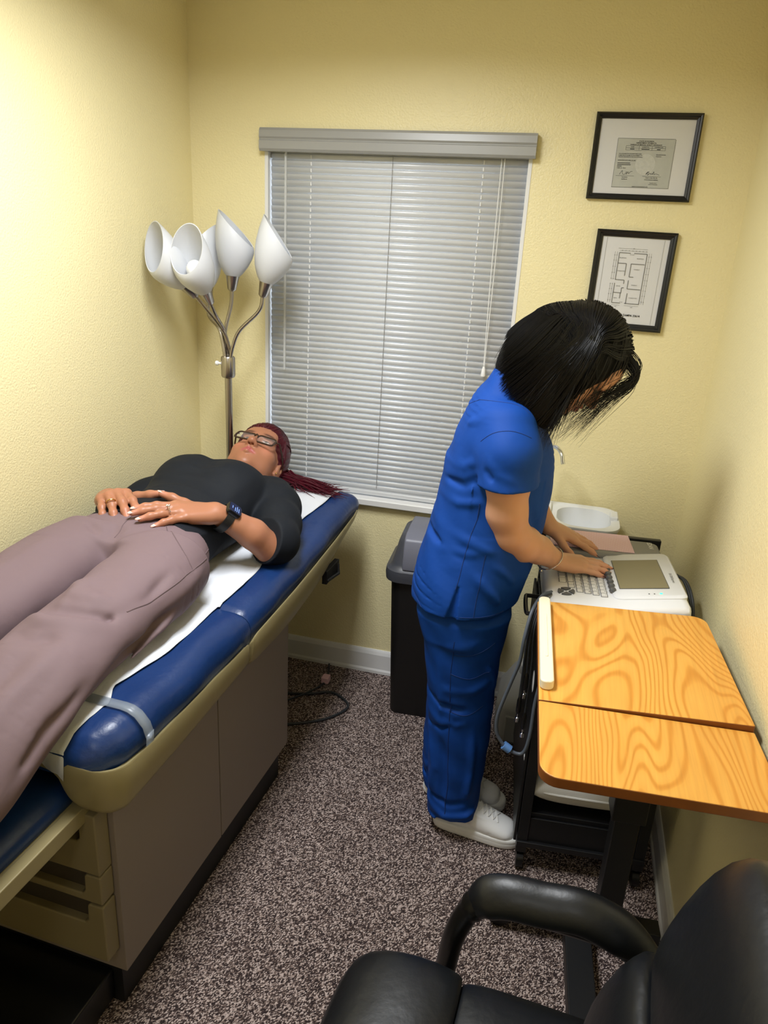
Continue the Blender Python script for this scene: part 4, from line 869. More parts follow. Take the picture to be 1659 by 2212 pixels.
        if tint is not None:
            C = tint(L); at = me.attributes.new('tint', 'FLOAT_COLOR', 'POINT'); at.data.foreach_set('color', np.concatenate([C, np.ones((len(C), 1))], 1).astype(np.float32).ravel())
        o = bpy.data.objects.new(name, me); COL.objects.link(o); me.materials.append(m)
        me.polygons.foreach_set('use_smooth', np.ones(len(Q), bool))
        if parent is not None: o.parent = parent; o.matrix_parent_inverse = parent_matrix(parent).inverted()
        return o
def skin_mat(name, rough=0.42):
    m = mat(name, (0.5, 0.3, 0.2, 1), rough, spec=0.4, bump=(420, 0.08, 0.0008, 2), sss=0.10); nt = m.node_tree
    a = nt.nodes.new('ShaderNodeAttribute'); a.attribute_name = 'tint'; nt.links.new(a.outputs['Color'], nt.nodes['Principled BSDF'].inputs['Base Color']); return m
def blob(L, c, r): return np.exp(-(((L-npv(c))/npv(r))**2).sum(1))
def mixc(C, col, w): return C*(1-w[:, None])+npv(col[:3])[None]*w[:, None]
def cloth_mat(name, col, rough=0.85, scale=900, sheen=0.0, strength=0.25, spec=0.25):
    m = mat(name, col, rough, spec=spec, sheen=sheen); nt = m.node_tree; N = nt.nodes; L = nt.links; b = N['Principled BSDF']
    tc = N.new('ShaderNodeTexCoord'); n1 = N.new('ShaderNodeTexNoise'); n1.inputs['Scale'].default_value = scale; n1.inputs['Detail'].default_value = 1
    n2 = N.new('ShaderNodeTexNoise'); n2.inputs['Scale'].default_value = 16; n2.inputs['Detail'].default_value = 3
    b1 = N.new('ShaderNodeBump'); b1.inputs['Strength'].default_value = strength; b1.inputs['Distance'].default_value = 0.0006
    b2 = N.new('ShaderNodeBump'); b2.inputs['Strength'].default_value = 0.35; b2.inputs['Distance'].default_value = 0.006
    for n in (n1, n2): L.new(tc.outputs['Object'], n.inputs['Vector'])
    L.new(n1.outputs['Fac'], b1.inputs['Height']); L.new(n2.outputs['Fac'], b2.inputs['Height']); L.new(b1.outputs[0], b2.inputs['Normal']); L.new(b2.outputs[0], b.inputs['Normal']); return m
# ---------------------------------------------------------------- head and hand builders
def head(f, C, X, Y, Z, s=1.0, neck=None):
    """X: the person's left, Y: face direction, Z: crown"""
    X, Y, Z = npv(X), npv(Y), npv(Z); C = npv(C); B = np.stack([X, Y, Z])
    P = lambda x, y, z: C+s*(x*X+y*Y+z*Z)
    E = lambda c, r, k=0.01, op='u', R=None: f.ell(P(*c), npv(r)*s, B if R is None else R, k*s, op)
    E((0, -0.012, 0.034), (0.076, 0.096, 0.088)); E((0, 0.018, -0.02), (0.064, 0.074, 0.088), 0.03); E((0, 0.034, -0.066), (0.052, 0.052, 0.042), 0.03)
    E((0, 0.064, -0.098), (0.024, 0.022, 0.018), 0.025)
    for q in (-1, 1):
        E((q*0.044, 0.05, -0.03), (0.024, 0.026, 0.022), 0.025); E((q*0.048, 0.022, -0.075), (0.016, 0.03, 0.022), 0.03)
        E((q*0.030, 0.083, 0.020), (0.024, 0.011, 0.008), 0.014)
    E((0, 0.075, 0.045), (0.05, 0.022, 0.03), 0.03)
    for q in (-1, 1): E((q*0.032, 0.096, -0.002), (0.016, 0.013, 0.010), 0.012, 's')
    for q in (-1, 1):
        E((q*0.032, 0.0755, -0.001), (0.0125, 0.0125, 0.0115), 0.003)
        f.cap(P(q*0.020, 0.083, 0.004), P(q*0.044, 0.077, 0.003), 0.0042*s, 0.003*s, 0.004*s); f.cap(P(q*0.021, 0.083, -0.008), P(q*0.042, 0.077, -0.007), 0.003*s, 0.003*s, 0.005*s)
    f.cap(P(0, 0.085, 0.012), P(0, 0.108, -0.030), 0.0075*s, 0.0105*s, 0.012*s); E((0, 0.107, -0.034), (0.0125, 0.011, 0.0095), 0.008)
    for q in (-1, 1): E((q*0.0125, 0.096, -0.036), (0.0075, 0.011, 0.0075), 0.006)
    for q in (-1, 1): f.cap(P(q*0.0065, 0.104, -0.046), P(q*0.006, 0.097, -0.036), 0.0042*s, 0.003*s, 0.002*s, 's')
    # mouth
    f.cap(P(-0.014, 0.089, -0.0605), P(0.0, 0.0955, -0.0575), 0.0035*s, 0.0055*s, 0.006*s); f.cap(P(0.014, 0.089, -0.0605), P(0.0, 0.0955, -0.0575), 0.0035*s, 0.0055*s, 0.006*s)
    f.cap(P(-0.013, 0.088, -0.0665), P(0.0, 0.0935, -0.0705), 0.0035*s, 0.0065*s, 0.006*s); f.cap(P(0.013, 0.088, -0.0665), P(0.0, 0.0935, -0.0705), 0.0035*s, 0.0065*s, 0.006*s)
    f.ridge([P(-0.026, 0.082, -0.066), P(-0.012, 0.092, -0.0635), P(0, 0.098, -0.0632), P(0.012, 0.092, -0.0635), P(0.026, 0.082, -0.066)], 0.0030*s, -0.0032*s)
    for q in (-1, 1):   # ears
        Ry = np.stack([unit(X*q-0.25*Y*-1), unit(Y-0.0*X), Z])
        E((q*0.076, -0.008, -0.006), (0.008, 0.019, 0.030), 0.006); E((q*0.083, -0.004, 0.000), (0.006, 0.010, 0.016), 0.004, 's'); E((q*0.073, -0.001, -0.033), (0.006, 0.008, 0.009), 0.005)
    return P
FING = {'i': ((0.042, 0.025, 0.021), 0.0092), 'm': ((0.046, 0.028, 0.022), 0.0093), 'r': ((0.042, 0.026, 0.021), 0.0088), 'p': ((0.033, 0.019, 0.018), 0.0078)}
def hand(f, Wr, d, n, side, s=1.0, spread=(8, 2, -3, -9), curl=((12, 18, 10),)*4, thumb=(48, 12, (0, -8, -8)), fs=1.0):
    """Wr wrist, d towards the fingers, n back of the hand, side towards the thumb"""
    d, n = unit(d), npv(n); n = unit(n-d*(n@d)); S_ = npv(side); S_ = unit(S_-d*(S_@d)-n*(S_@n)); Wr = npv(Wr); nails = []
    P = lambda a, b, c=0: Wr+s*(a*d+b*S_+c*n)
    kb = (0.0285, 0.0095, -0.0095, -0.0265); ka = (0.088, 0.091, 0.086, 0.077); kc = (0.0, 0.003, 0.001, -0.004)
    for i in range(4):
        f.cap(P(0.0, kb[i]*0.62, -0.002), P(ka[i], kb[i], kc[i]), 0.0165*s, 0.0118*s, 0.012*s)
    f.cap(P(0.012, 0.014, -0.008), P(0.052, 0.030, -0.012), 0.015*s, 0.0125*s, 0.012*s); f.cap(P(0.02, -0.02, -0.008), P(0.06, -0.024, -0.010), 0.013*s, 0.011*s, 0.012*s)
    f.cap(P(0.03, 0, -0.008), P(0.075, 0.0, -0.006), 0.014*s, 0.012*s, 0.014*s)
    for i, key in enumerate('imrp'):
        ln, r = FING[key]; a = math.radians(spread[i]); c = curl[i if len(curl) > 1 else 0]; p = P(ka[i], kb[i], kc[i]-0.002); ang = 0; pts = [p]; fd = d*math.cos(a)+S_*math.sin(a)
        for j in range(3):
            ang += math.radians(c[j]); dr = fd*math.cos(ang)-n*math.sin(ang); p = p+dr*ln[j]*s*fs; pts.append(p)
        nn = unit(n*math.cos(ang)+fd*math.sin(ang))
        R = [r*1.12*s, r*1.02*s, r*0.94*s, r*0.76*s]
        for j in range(3): f.cap(pts[j], pts[j+1], R[j], R[j+1], (0.007 if j else 0.006)*s if j else 0.007*s)
        nails.append((pts[3], dr, nn, r*0.80*s))
    sp, up, tc = thumb; a = math.radians(sp); p = P(0.030, 0.026, -0.008); td = unit(d*math.cos(a)+S_*math.sin(a)-n*math.sin(math.radians(up))); pts = [p]
    for j, l in enumerate((0.042, 0.033, 0.027)):
        b = math.radians(tc[j]); td = unit(td*math.cos(b)+unit(d-td*(d@td))*math.sin(-b)*-1*(1)) if b else td; p = p+td*l*s; pts.append(p)
    R = [0.0145*s, 0.0118*s, 0.0105*s, 0.008*s]
    for j in range(3): f.cap(pts[j], pts[j+1], R[j], R[j+1], 0.008*s)
    tn = unit(n-td*(n@td)); tn = unit(tn*0.75+unit(np.cross(td, tn))*0.0+S_*0.25-td*(0.25*(S_@td))); nails.append((pts[3], td, tn, 0.0085*s))
    return nails
def nails_mesh(nails, m, parent, ln=0.0065, ext=0.003, T=None):
    for p, d, n, r in nails:
        n = unit(n-d*(n@d)); w = np.cross(d, n); R = []
        for t in range(7):
            a = (t/6)*2-1; hw = r*0.86*(1-0.35*max(0, a)**2)*(0.8 if t == 0 else 1)*(0.55 if t == 6 else 1); c = p+d*(a*(ln+ext)/1+ext-ln*0.35)+n*(r*0.80-0.0016*max(0, a)**2); row = []
            for k in range(7):
                b = k/6*2-1; row.append(tuple(c+w*hw*b-n*(r*0.38*b*b)))
            R.append(row)
        MB().rings(R, closed=False, caps=False).build('fingernail', m, parent, T=T, solid=0.0008)
# ================================================================ PERSON LYING ON THE COUCH (couch axes u, v, z)
SK1 = skin_mat('warm_tan_skin'); C0 = -0.305
p1 = thing('person', 'person in black top and mauve trousers lying on the couch, hands on belly', 'person', tw(0.6, C0, 0.80))
pit, rol = math.radians(19), math.radians(8); HS = 1.11
hX, hY, hZ = npv((0, 1, 0)), npv((-math.sin(pit), 0, math.cos(pit))), npv((math.cos(pit), 0, math.sin(pit)))
hX, hY = hX*math.cos(rol)-hY*math.sin(rol), hY*math.cos(rol)+hX*math.sin(rol)
HC = npv((1.306, -0.310, 0.930))
f = Field((-0.56, -0.66, 0.60), (1.46, 0.10, 1.12), 0.0026)
HP = head(f, HC, hX, hY, hZ, HS)
f.loft([(HP(0, -0.015, -0.05), 0.056, 0.058), (HP(0, -0.026, -0.11), 0.055, 0.055), ((1.10, -0.312, 0.868), 0.075, 0.056)], (0, 1, 0), 0.03)
f.loft([((1.11, C0-0.005, 0.868), 0.12, 0.05), ((1.05, C0, 0.875), 0.165, 0.075), ((0.92, C0, 0.88), 0.15, 0.085), ((0.74, C0, 0.875), 0.14, 0.08), ((0.57, C0, 0.86), 0.165, 0.065), ((0.51, C0, 0.855), 0.14, 0.05)], (0, 1, 0), 0.03)
LEL, LW = npv((0.800, -0.020, 0.845)), npv((0.702, -0.136, 0.970)); REL, RW = npv((0.86, -0.575, 0.83)), npv((0.705, -0.478, 0.958))
f.chain([(1.09, -0.14, 0.875), (0.95, -0.075, 0.862), LEL], [0.050, 0.044, 0.040], 0.02); f.chain([(1.09, -0.475, 0.875), (0.97, -0.54, 0.85), REL], [0.052, 0.046, 0.042], 0.02)
f.chain([LEL, LEL*0.6+LW*0.4+npv((0.0, 0.012, 0.004)), LW], [0.043, 0.042, 0.0285], 0.012); f.chain([REL, REL*0.6+RW*0.4, RW], [0.042, 0.041, 0.029], 0.012)
LD = npv((0.545, -0.285, 1.012))-LW; RD = npv((0.628, -0.402, 1.004))-RW
nl = hand(f, LW, LD, (0.05, 0.22, 0.97), (0.65, -0.72, 0.2), 1.14, spread=(5, 1, -3, -9), curl=((5, 8, 6), (6, 8, 6), (6, 9, 6), (7, 10, 8)), thumb=(40, -4, (0, -4, 10)), fs=1.05)
nr = hand(f, RW, RD, (0.2, -0.25, 0.93), (0.75, 0.65, 0.1), 1.2, spread=(7, 1, -4, -10), curl=((26, 20, 8), (28, 20, 8), (30, 22, 8), (34, 22, 8)), thumb=(44, 2, (0, -6, 0)))
for sg in (1, -1):
    f.chain([(0.50, C0+sg*0.12, 0.86), (0.02, C0+sg*0.145, 0.850), (-0.20, C0+sg*0.15, 0.765), (-0.46, C0+sg*0.15, 0.712), (-0.52, C0+sg*0.15, 0.745)], [0.062, 0.050, 0.045, 0.034, 0.024], 0.02)
base1 = npv(srgb(166, 112, 84)[:3])
def tint1(L):
    C = np.tile(base1, (len(L), 1)); w = blob(L, HP(0, 0.098, -0.0635), (0.012, 0.026, 0.0095)*npv(1.0))
    rel = (L-HC)/HS; lx, ly, lz = rel@hX, rel@hY, rel@hZ
    lips = np.clip(1.25-((lx/0.0245)**2+((lz+0.0640)/(0.0098))**2), 0, 1)**0.6*(ly > 0.07)
    C = mixc(C, srgb(178, 92, 92), np.clip(lips*0.9, 0, 1)); cheek = np.exp(-(((np.abs(lx)-0.045)/0.018)**2+((lz+0.03)/0.02)**2))*(ly > 0.03)
    C = mixc(C, srgb(206, 130, 104), cheek*0.5)
    brow = np.exp(-(((np.abs(lx)-0.034)/0.018)**4+((lz-0.022)/0.0045)**2))*(ly > 0.06); C = mixc(C, srgb(58, 34, 28), np.clip(brow*0.95, 0, 1))
    eye = np.exp(-(((np.abs(lx)-0.032)/0.0115)**4+((lz+0.002)/0.0050)**4))*(ly > 0.07); C = mixc(C, srgb(222, 212, 206), np.clip(eye, 0, 1))
    iris = np.exp(-(((np.abs(lx)-0.032)/0.005)**4+((lz-0.001)/0.005)**4))*(ly > 0.07); C = mixc(C, srgb(48, 34, 26), np.clip(iris, 0, 1))
    lash = np.exp(-(((np.abs(lx)-0.033)/0.014)**4+((lz-0.0042)/0.0018)**2))*(ly > 0.07); C = mixc(C, srgb(30, 20, 18), np.clip(lash, 0, 1))
    for nset in (nl, nr):
        for p, d, n, r in nset: C = mixc(C, srgb(206, 138, 116), blob(L, p, (0.02,)*3)*0.5)
    return C
body1 = f.build('body', SK1, p1, T=TB, tint=tint1, smooth=1)
M['nailpink'] = mat('pale_pink_nail', srgb(236, 196, 188), 0.2, coat=0.5); nails_mesh(nl+nr, M['nailpink'], body1, 0.0075, 0.004, TB)
# --- black top
f = Field((0.50, -0.68, 0.76), (1.24, 0.10, 1.10), 0.0034)
f.loft([((0.585, C0, 0.885), 0.188, 0.098), ((0.66, C0, 0.885), 0.178, 0.102), ((0.74, C0, 0.882), 0.170, 0.100), ((0.84, C0, 0.885), 0.172, 0.106), ((0.95, C0, 0.888), 0.178, 0.112), ((1.04, C0, 0.886), 0.182, 0.100), ((1.10, C0, 0.880), 0.170, 0.075), ((1.15, C0, 0.872), 0.09, 0.05)], (0, 1, 0), 0.03, (True, False), 2.3)
for sg in (1, -1): f.ell((0.965, C0+sg*0.080, 0.950), (0.095, 0.085, 0.078), k=0.07)
f.chain([(1.085, -0.150, 0.885), (1.03, -0.105, 0.88), (0.93, -0.055, 0.868), (0.835, -0.018, 0.858)], [0.075, 0.071, 0.066, 0.066], 0.03)
f.chain([(0.835, -0.018, 0.856), (0.790, -0.030, 0.864)], [0.066, 0.060], 0.02)
f.chain([(1.085, -0.46, 0.885), (0.97, -0.53, 0.862), (0.87, -0.572, 0.842), (0.81, -0.545, 0.875)], [0.075, 0.064, 0.058, 0.054], 0.03)
f.ell((1.195, -0.312, 1.005), (0.105, 0.092, 0.120), k=0.012, op='s')
# sleeve cuff opens towards the wrist
dv = unit(LW-LEL); f.clip(LEL+dv*0.018, dv*0.75+npv((-0.45, 0.0, 0.0)), (0.55, -0.13, 0.76), (0.86, 0.10, 0.97))
for pts, w, a in (([(1.09, -0.20, 0.965), (1.03, -0.165, 0.955), (0.96, -0.145, 0.93), (0.90, -0.135, 0.89)], 0.011, -0.010), ([(1.05, -0.17, 0.975), (0.95, -0.16, 0.985), (0.86, -0.175, 0.96), (0.78, -0.185, 0.93)], 0.014, 0.004),
                  ([(1.0, -0.15, 0.97), (0.90, -0.165, 0.955), (0.80, -0.17, 0.925)], 0.010, 0.0045), ([(0.97, -0.14, 0.95), (0.87, -0.155, 0.93), (0.78, -0.15, 0.90)], 0.010, 0.004), ([(0.90, -0.06, 0.925), (0.86, -0.035, 0.91), (0.83, 0.03, 0.88)], 0.008, 0.004),
                  ([(0.935, -0.085, 0.925), (0.90, -0.04, 0.92), (0.875, 0.01, 0.885)], 0.009, 0.004), ([(0.99, -0.11, 0.94), (0.955, -0.06, 0.925), (0.94, -0.01, 0.88)], 0.011, 0.0035), ([(0.86, -0.45, 0.98), (0.87, -0.30, 1.0), (0.86, -0.18, 0.97)], 0.012, 0.003),
                  ([(0.80, -0.43, 0.98), (0.81, -0.30, 0.99), (0.80, -0.19, 0.95)], 0.010, 0.003), ([(0.92, -0.40, 1.03), (0.90, -0.30, 1.025), (0.92, -0.22, 1.03)], 0.012, 0.003), ([(0.74, -0.40, 0.975), (0.75, -0.30, 0.985), (0.73, -0.20, 0.95)], 0.010, 0.003), ([(1.02, -0.39, 1.02), (0.98, -0.305, 1.035), (1.02, -0.22, 1.02)], 0.012, 0.003)): f.ridge(pts, w, a*1.4)
top_ = f.build('black_top', cloth_mat('black_jersey', srgb(19, 23, 30), 0.75, 1200), p1, T=TB)
# --- mauve trousers
f = Field((-0.62, -0.66, 0.60), (0.70, 0.06, 1.03), 0.0045)
f.loft([((0.625, C0, 0.882), 0.192, 0.096), ((0.56, C0, 0.880), 0.212, 0.095), ((0.47, C0, 0.872), 0.205, 0.085)], (0, 1, 0), 0.03, (True, False), 2.2)
for sg, cc in ((1, -0.168), (-1, -0.425)):
    f.loft([((0.53, cc-sg*0.018, 0.878), 0.118, 0.096), ((0.42, cc, 0.872), 0.120, 0.094), ((0.28, cc, 0.864), 0.112, 0.086), ((0.15, cc+sg*0.004, 0.858), 0.112, 0.080), ((0.02, cc+sg*0.012, 0.848), 0.118, 0.078), ((-0.10, cc+sg*0.016, 0.815), 0.122, 0.082), ((-0.22, cc+sg*0.012, 0.760), 0.122, 0.080), ((-0.36, cc+sg*0.006, 0.728), 0.12, 0.066), ((-0.48, cc, 0.715), 0.12, 0.058)], (0, 1, 0), 0.028, (False, True), 2.2)
for pts, w, a in (([(0.40, -0.07, 0.905), (0.28, -0.085, 0.885), (0.16, -0.075, 0.87), (0.04, -0.06, 0.85), (-0.08, -0.05, 0.81)], 0.016, 0.010), ([(0.36, -0.055, 0.865), (0.24, -0.075, 0.845), (0.12, -0.062, 0.83), (0.0, -0.045, 0.80)], 0.012, -0.012), ([(0.27, -0.25, 0.93), (0.22, -0.20, 0.945), (0.20, -0.14, 0.935), (0.23, -0.09, 0.905)], 0.014, 0.006), ([(0.52, -0.315, 0.975), (0.47, -0.30, 0.955), (0.42, -0.296, 0.93)], 0.016, -0.009), ([(0.50, -0.40, 0.97), (0.47, -0.335, 0.965), (0.46, -0.30, 0.95)], 0.010, -0.005), ([(0.54, -0.20, 0.975), (0.50, -0.26, 0.97), (0.46, -0.30, 0.95)], 0.010, -0.005),
                  ([(0.50, -0.06, 0.90), (0.38, -0.06, 0.885), (0.27, -0.075, 0.865), (0.16, -0.07, 0.85)], 0.012, 0.007), ([(0.40, -0.085, 0.93), (0.30, -0.085, 0.905), (0.18, -0.10, 0.90), (0.05, -0.085, 0.885)], 0.013, -0.008),
                  ([(0.30, -0.06, 0.85), (0.20, -0.075, 0.83), (0.10, -0.055, 0.82), (0.0, -0.04, 0.80)], 0.012, -0.010), ([(0.36, -0.045, 0.84), (0.25, -0.06, 0.82), (0.14, -0.055, 0.81)], 0.010, 0.007),
                  ([(0.15, -0.24, 0.93), (0.13, -0.19, 0.94), (0.15, -0.13, 0.925), (0.19, -0.09, 0.90)], 0.015, -0.009), ([(0.11, -0.24, 0.925), (0.09, -0.18, 0.935), (0.11, -0.12, 0.92), (0.15, -0.08, 0.89)], 0.015, 0.008),
                  ([(0.05, -0.23, 0.92), (0.03, -0.17, 0.93), (0.06, -0.11, 0.915)], 0.016, -0.006), ([(0.20, -0.22, 0.945), (0.19, -0.17, 0.948), (0.22, -0.12, 0.93)], 0.014, 0.005), ([(0.02, -0.10, 0.915), (-0.10, -0.10, 0.89), (-0.22, -0.10, 0.83)], 0.016, 0.008), ([(0.0, -0.14, 0.93), (-0.12, -0.14, 0.90), (-0.25, -0.14, 0.84)], 0.014, -0.006),
                  ([(0.30, -0.20, 0.955), (0.18, -0.205, 0.945), (0.05, -0.20, 0.93)], 0.02, 0.003), ([(0.05, -0.05, 0.86), (-0.08, -0.045, 0.83), (-0.2, -0.05, 0.78)], 0.014, -0.008), ([(0.40, -0.42, 0.97), (0.25, -0.42, 0.955), (0.10, -0.42, 0.94)], 0.02, 0.003), ([(0.14, -0.48, 0.93), (0.12, -0.42, 0.94), (0.14, -0.36, 0.925)], 0.015, 0.006)): f.ridge(pts, w*1.15, a*1.75)
f.wave(lambda X, Y, Z: 0.0026*np.sin(X*38+Y*22)*np.sin(Y*31-X*12+Z*25), (-0.6, -0.64, 0.62), (0.40, 0.05, 1.0))
tr = f.build('mauve_trousers', cloth_mat('mauve_trouser_cloth', srgb(118, 99, 103), 0.7, 1100, strength=0.2), p1, T=TB)
seamm = mat('mauve_seam', srgb(98, 80, 84), 0.8)
def seam(f, pts, r, m, par, T=None, n=6, off=0.0):
    P = [f.snap(p, off) for p in spline(pts, n)]
    return MB().tube([tuple(q) for q in P], r, 6).build('seam', m, par, T=T)
seam(f, [(0.58, -0.215, 0.98), (0.52, -0.155, 0.965), (0.47, -0.105, 0.93), (0.45, -0.075, 0.90)], 0.0014, seamm, tr, TB)
seam(f, [(0.62, -0.105, 0.90), (0.52, -0.085, 0.905), (0.42, -0.07, 0.905), (0.32, -0.075, 0.895), (0.22, -0.085, 0.885)], 0.0016, seamm, tr, TB)
seam(f, [(0.60, -0.31, 0.985), (0.53, -0.305, 0.975), (0.48, -0.30, 0.955)], 0.0013, seamm, tr, TB)
for cc in (-0.165, -0.445):
    f = Field((-0.64, cc-0.06, 0.64), (-0.46, cc+0.06, 0.92), 0.0035)
    f.chain([(-0.50, cc, 0.705), (-0.535, cc, 0.73), (-0.555, cc, 0.80), (-0.575, cc, 0.865)], [0.046, 0.045, 0.042, 0.032], 0.015)
    f.build('black_flat_shoe', M['leather'], p1, T=TB)
# --- hair pulled back, loose ends spread on the paper
M['redhair'] = mat('burgundy_hair', srgb(56, 10, 20), 0.38, spec=0.4, vary=(60, srgb(92, 16, 34)))
f = Field((1.15, -0.48, 0.80), (1.50, -0.10, 1.12), 0.003)
B_ = np.stack([hX, hY, hZ])
f.ell(HP(0, -0.016, 0.038), npv((0.084, 0.103, 0.096))*HS, B_)
f.ell(HP(0, 0.008, 0.055), npv((0.080, 0.092, 0.083))*HS, B_, 0.02)
f.clip(HP(0, 0.084, 0.042), hY*0.76-hZ*0.65)
f.ell(HP(0, 0.0, -0.05), npv((0.072, 0.06, 0.07))*HS, B_, 0.01, 's')
f.wave(lambda X, Y, Z: 0.0012*np.sin((Y*0.8+Z)*260+18*X), (1.15, -0.48, 0.80), (1.50, -0.10, 1.12))
hr = f.build('burgundy_hair', M['redhair'], p1, T=TB); HF1 = f
def strand(mb, pts, r, n=4, seg=5, tip=0.25):
    sp = spline(pts, seg); L = len(sp); mb.tube(sp, [r*(1-(1-tip)*(i/(L-1))**2) for i in range(L)], n, caps=False)
mb = MB()
for i in range(520):   # hair combed back over the head
    az = rng.uniform(-1.15, 1.15); top = HP(0.072*math.sin(az), 0.094*math.cos(az)-0.03*abs(az), 0.050-0.018*abs(az)+0.004*rng.normal())
    mid = HP(0.080*math.sin(az), 0.05, 0.095-0.03*abs(az)); end = HP(0.05*math.sin(az)+0.01, -0.085, 0.04+0.01*rng.normal())
    strand_pts = HF1.lift(spline([top, mid, HP(0.075*math.sin(az), -0.05, 0.10), end], 6), rng.uniform(0.0004, 0.0022)); L = len(strand_pts)
    mb.tube([tuple(q) for q in strand_pts], [0.0011*(1-0.5*k/L) for k in range(L)], 4, caps=False)
for i in range(420):
    t = rng.uniform(-1, 1); a = rng.uniform(0, 1)
    s0 = npv((1.335+0.06*a, -0.240+0.02*rng.uniform(-1, 1), 0.862+0.03*rng.uniform(-1, 1)))
    e = npv((1.385+0.05*t+0.020*rng.normal(), -0.085+0.05*rng.normal()*0.7-0.03*t, 0))
    m1 = s0*0.6+e*0.4; m2 = s0*0.25+e*0.75+npv((0.01*rng.normal(), 0.01*rng.normal(), 0)); k = 0.012*rng.uniform(0.1, 1.6)
    zz = lambda p: cush_z(min(p[0], 1.43), p[1])+0.0055
    m1[2] = zz(m1)+k+0.014; m2[2] = zz(m2)+k*0.8; e[2] = zz(e)+(0.028*rng.uniform(0, 1) if rng.uniform() > 0.6 else 0.003); m2[1] += 0.012*math.sin(i*0.7)
    strand(mb, [s0, m1, m2, e], rng.uniform(0.0010, 0.0028))
mb.build('loose_hair', M['redhair'], hr, T=TB)
# --- spectacles
M['specs'] = mat('dark_tortoise_frame', srgb(24, 18, 18), 0.22, vary=(180, srgb(74, 48, 30)))
gl = MB()
HPt = lambda x, y, z: tuple(HP(x, y, z))
for q in (-1, 1):
    rim = [HPt(q*(0.0345+dx), 0.101-0.10*max(0, abs(0.0345+dx)-0.03)**1.2*2.2-0.0006*0-dz*0.14, dz-0.007) for dx, dz in rrect(-0.0290, -0.0215, 0.0290, 0.0195, 0.010, 4)]
    gl.tube(rim+[rim[0]], 0.0029*HS, 8)
    gl.tube([HPt(q*0.062, 0.091, 0.006), HPt(q*0.073, 0.086, 0.008), HPt(q*0.081, 0.045, 0.010), HPt(q*0.082, -0.005, 0.014), HPt(q*0.081, -0.02, 0.004)], 0.0026*HS, 8)
gl.tube([HPt(-0.008, 0.101, 0.002), HPt(0, 0.106, 0.005), HPt(0.008, 0.101, 0.002)], 0.0024*HS, 8)
g = gl.build('spectacles', M['specs'], p1, T=TB)
for q in (-1, 1):
    MB().add([HPt(q*(0.0345+dx), 0.101-0.10*max(0, abs(0.0345+dx)-0.03)**1.2*2.2-dz*0.14, dz-0.007) for dx, dz in rrect(-0.0285, -0.021, 0.0285, 0.019, 0.010, 4)], [tuple(range(20))]).build('lens', M['lens'], g, T=TB)
for q in (1, -1): MB().ball(HPt(q*0.080, 0.006, -0.036), 0.0032).build('ear_stud', M['gold'], p1, T=TB)
# --- watch and rings
ad = unit(LEL-LW); wc = LW+ad*0.030; wn = npv((-0.12, 0.55, 0.82)); wn = unit(wn-ad*(wn@ad)); ww = np.cross(ad, wn)
WM = Matrix(((ww[0], ad[0], wn[0], wc[0]), (ww[1], ad[1], wn[1], wc[1]), (ww[2], ad[2], wn[2], wc[2]), (0, 0, 0, 1)))
mb = MB(); R = []
for k in range(33):
    a = 2*PI*k/32; r = 0.0385; R.append([(r*math.cos(a)*x, y, r*math.sin(a)*x) for x, y in ((1, -0.012), (1.05, -0.012), (1.05, 0.012), (1, 0.012))])
wt = mb.rings(R, caps=False).build('watch_strap', M['black'], p1, T=TB @ WM)
MB().rings([[(x, y, z) for x, y in rrect(-0.019-a, -0.022-a, 0.019+a, 0.022+a, 0.008, 5)] for z, a in ((0.034, -0.002), (0.036, 0.0), (0.046, 0.0), (0.0485, -0.0015))]).build('watch_case', M['blackg'], wt, T=TB @ WM)
MB().rings([[(x, y, z) for x, y in rrect(-0.016, -0.019, 0.016, 0.019, 0.006, 5)] for z in (0.0484, 0.0490)]).build('watch_screen', M['watchglass'], wt, T=TB @ WM)
mb = MB()
for y, x0, x1 in ((0.010, -0.010, 0.006), (0.004, -0.010, 0.010), (-0.002, -0.010, 0.004), (-0.011, -0.004, 0.006)): mb.box((x0, y, 0.0491), (x1, y+0.0022, 0.0493))
mb.build('watch_readout', M['watchtext'], wt, T=TB @ WM)
def ring(name, nails, i, back, r, m, par, tr_=0.0012, T=None):
    p, d, n, rr_ = nails[i]; c = npv(p)-npv(d)*back-npv(n)*(-0.002)
    w = np.cross(d, n); pts = [tuple(c+r*(math.cos(2*PI*k/24)*w+math.sin(2*PI*k/24)*npv(n))) for k in range(25)]
    return MB().tube(pts, tr_, 8, caps=False).build(name, m, par, T=T), c, npv(n)
o, c, n = ring('wedding_ring', nr, 2, 0.060, 0.0118, M['gold'], p1, 0.0018, TB)
o, c, n = ring('diamond_ring', nl, 2, 0.076, 0.0120, M['silver'], p1, 0.0014, TB); mb = MB()
for dx, dy in ((0, 0), (0.004, 0.002), (-0.004, -0.002), (0.002, -0.004), (-0.002, 0.004)): mb.ball(tuple(c+n*0.0135+npv((dx, dy, 0))), 0.0026, 8)
mb.build('ring_stones', M['silver'], o, T=TB)
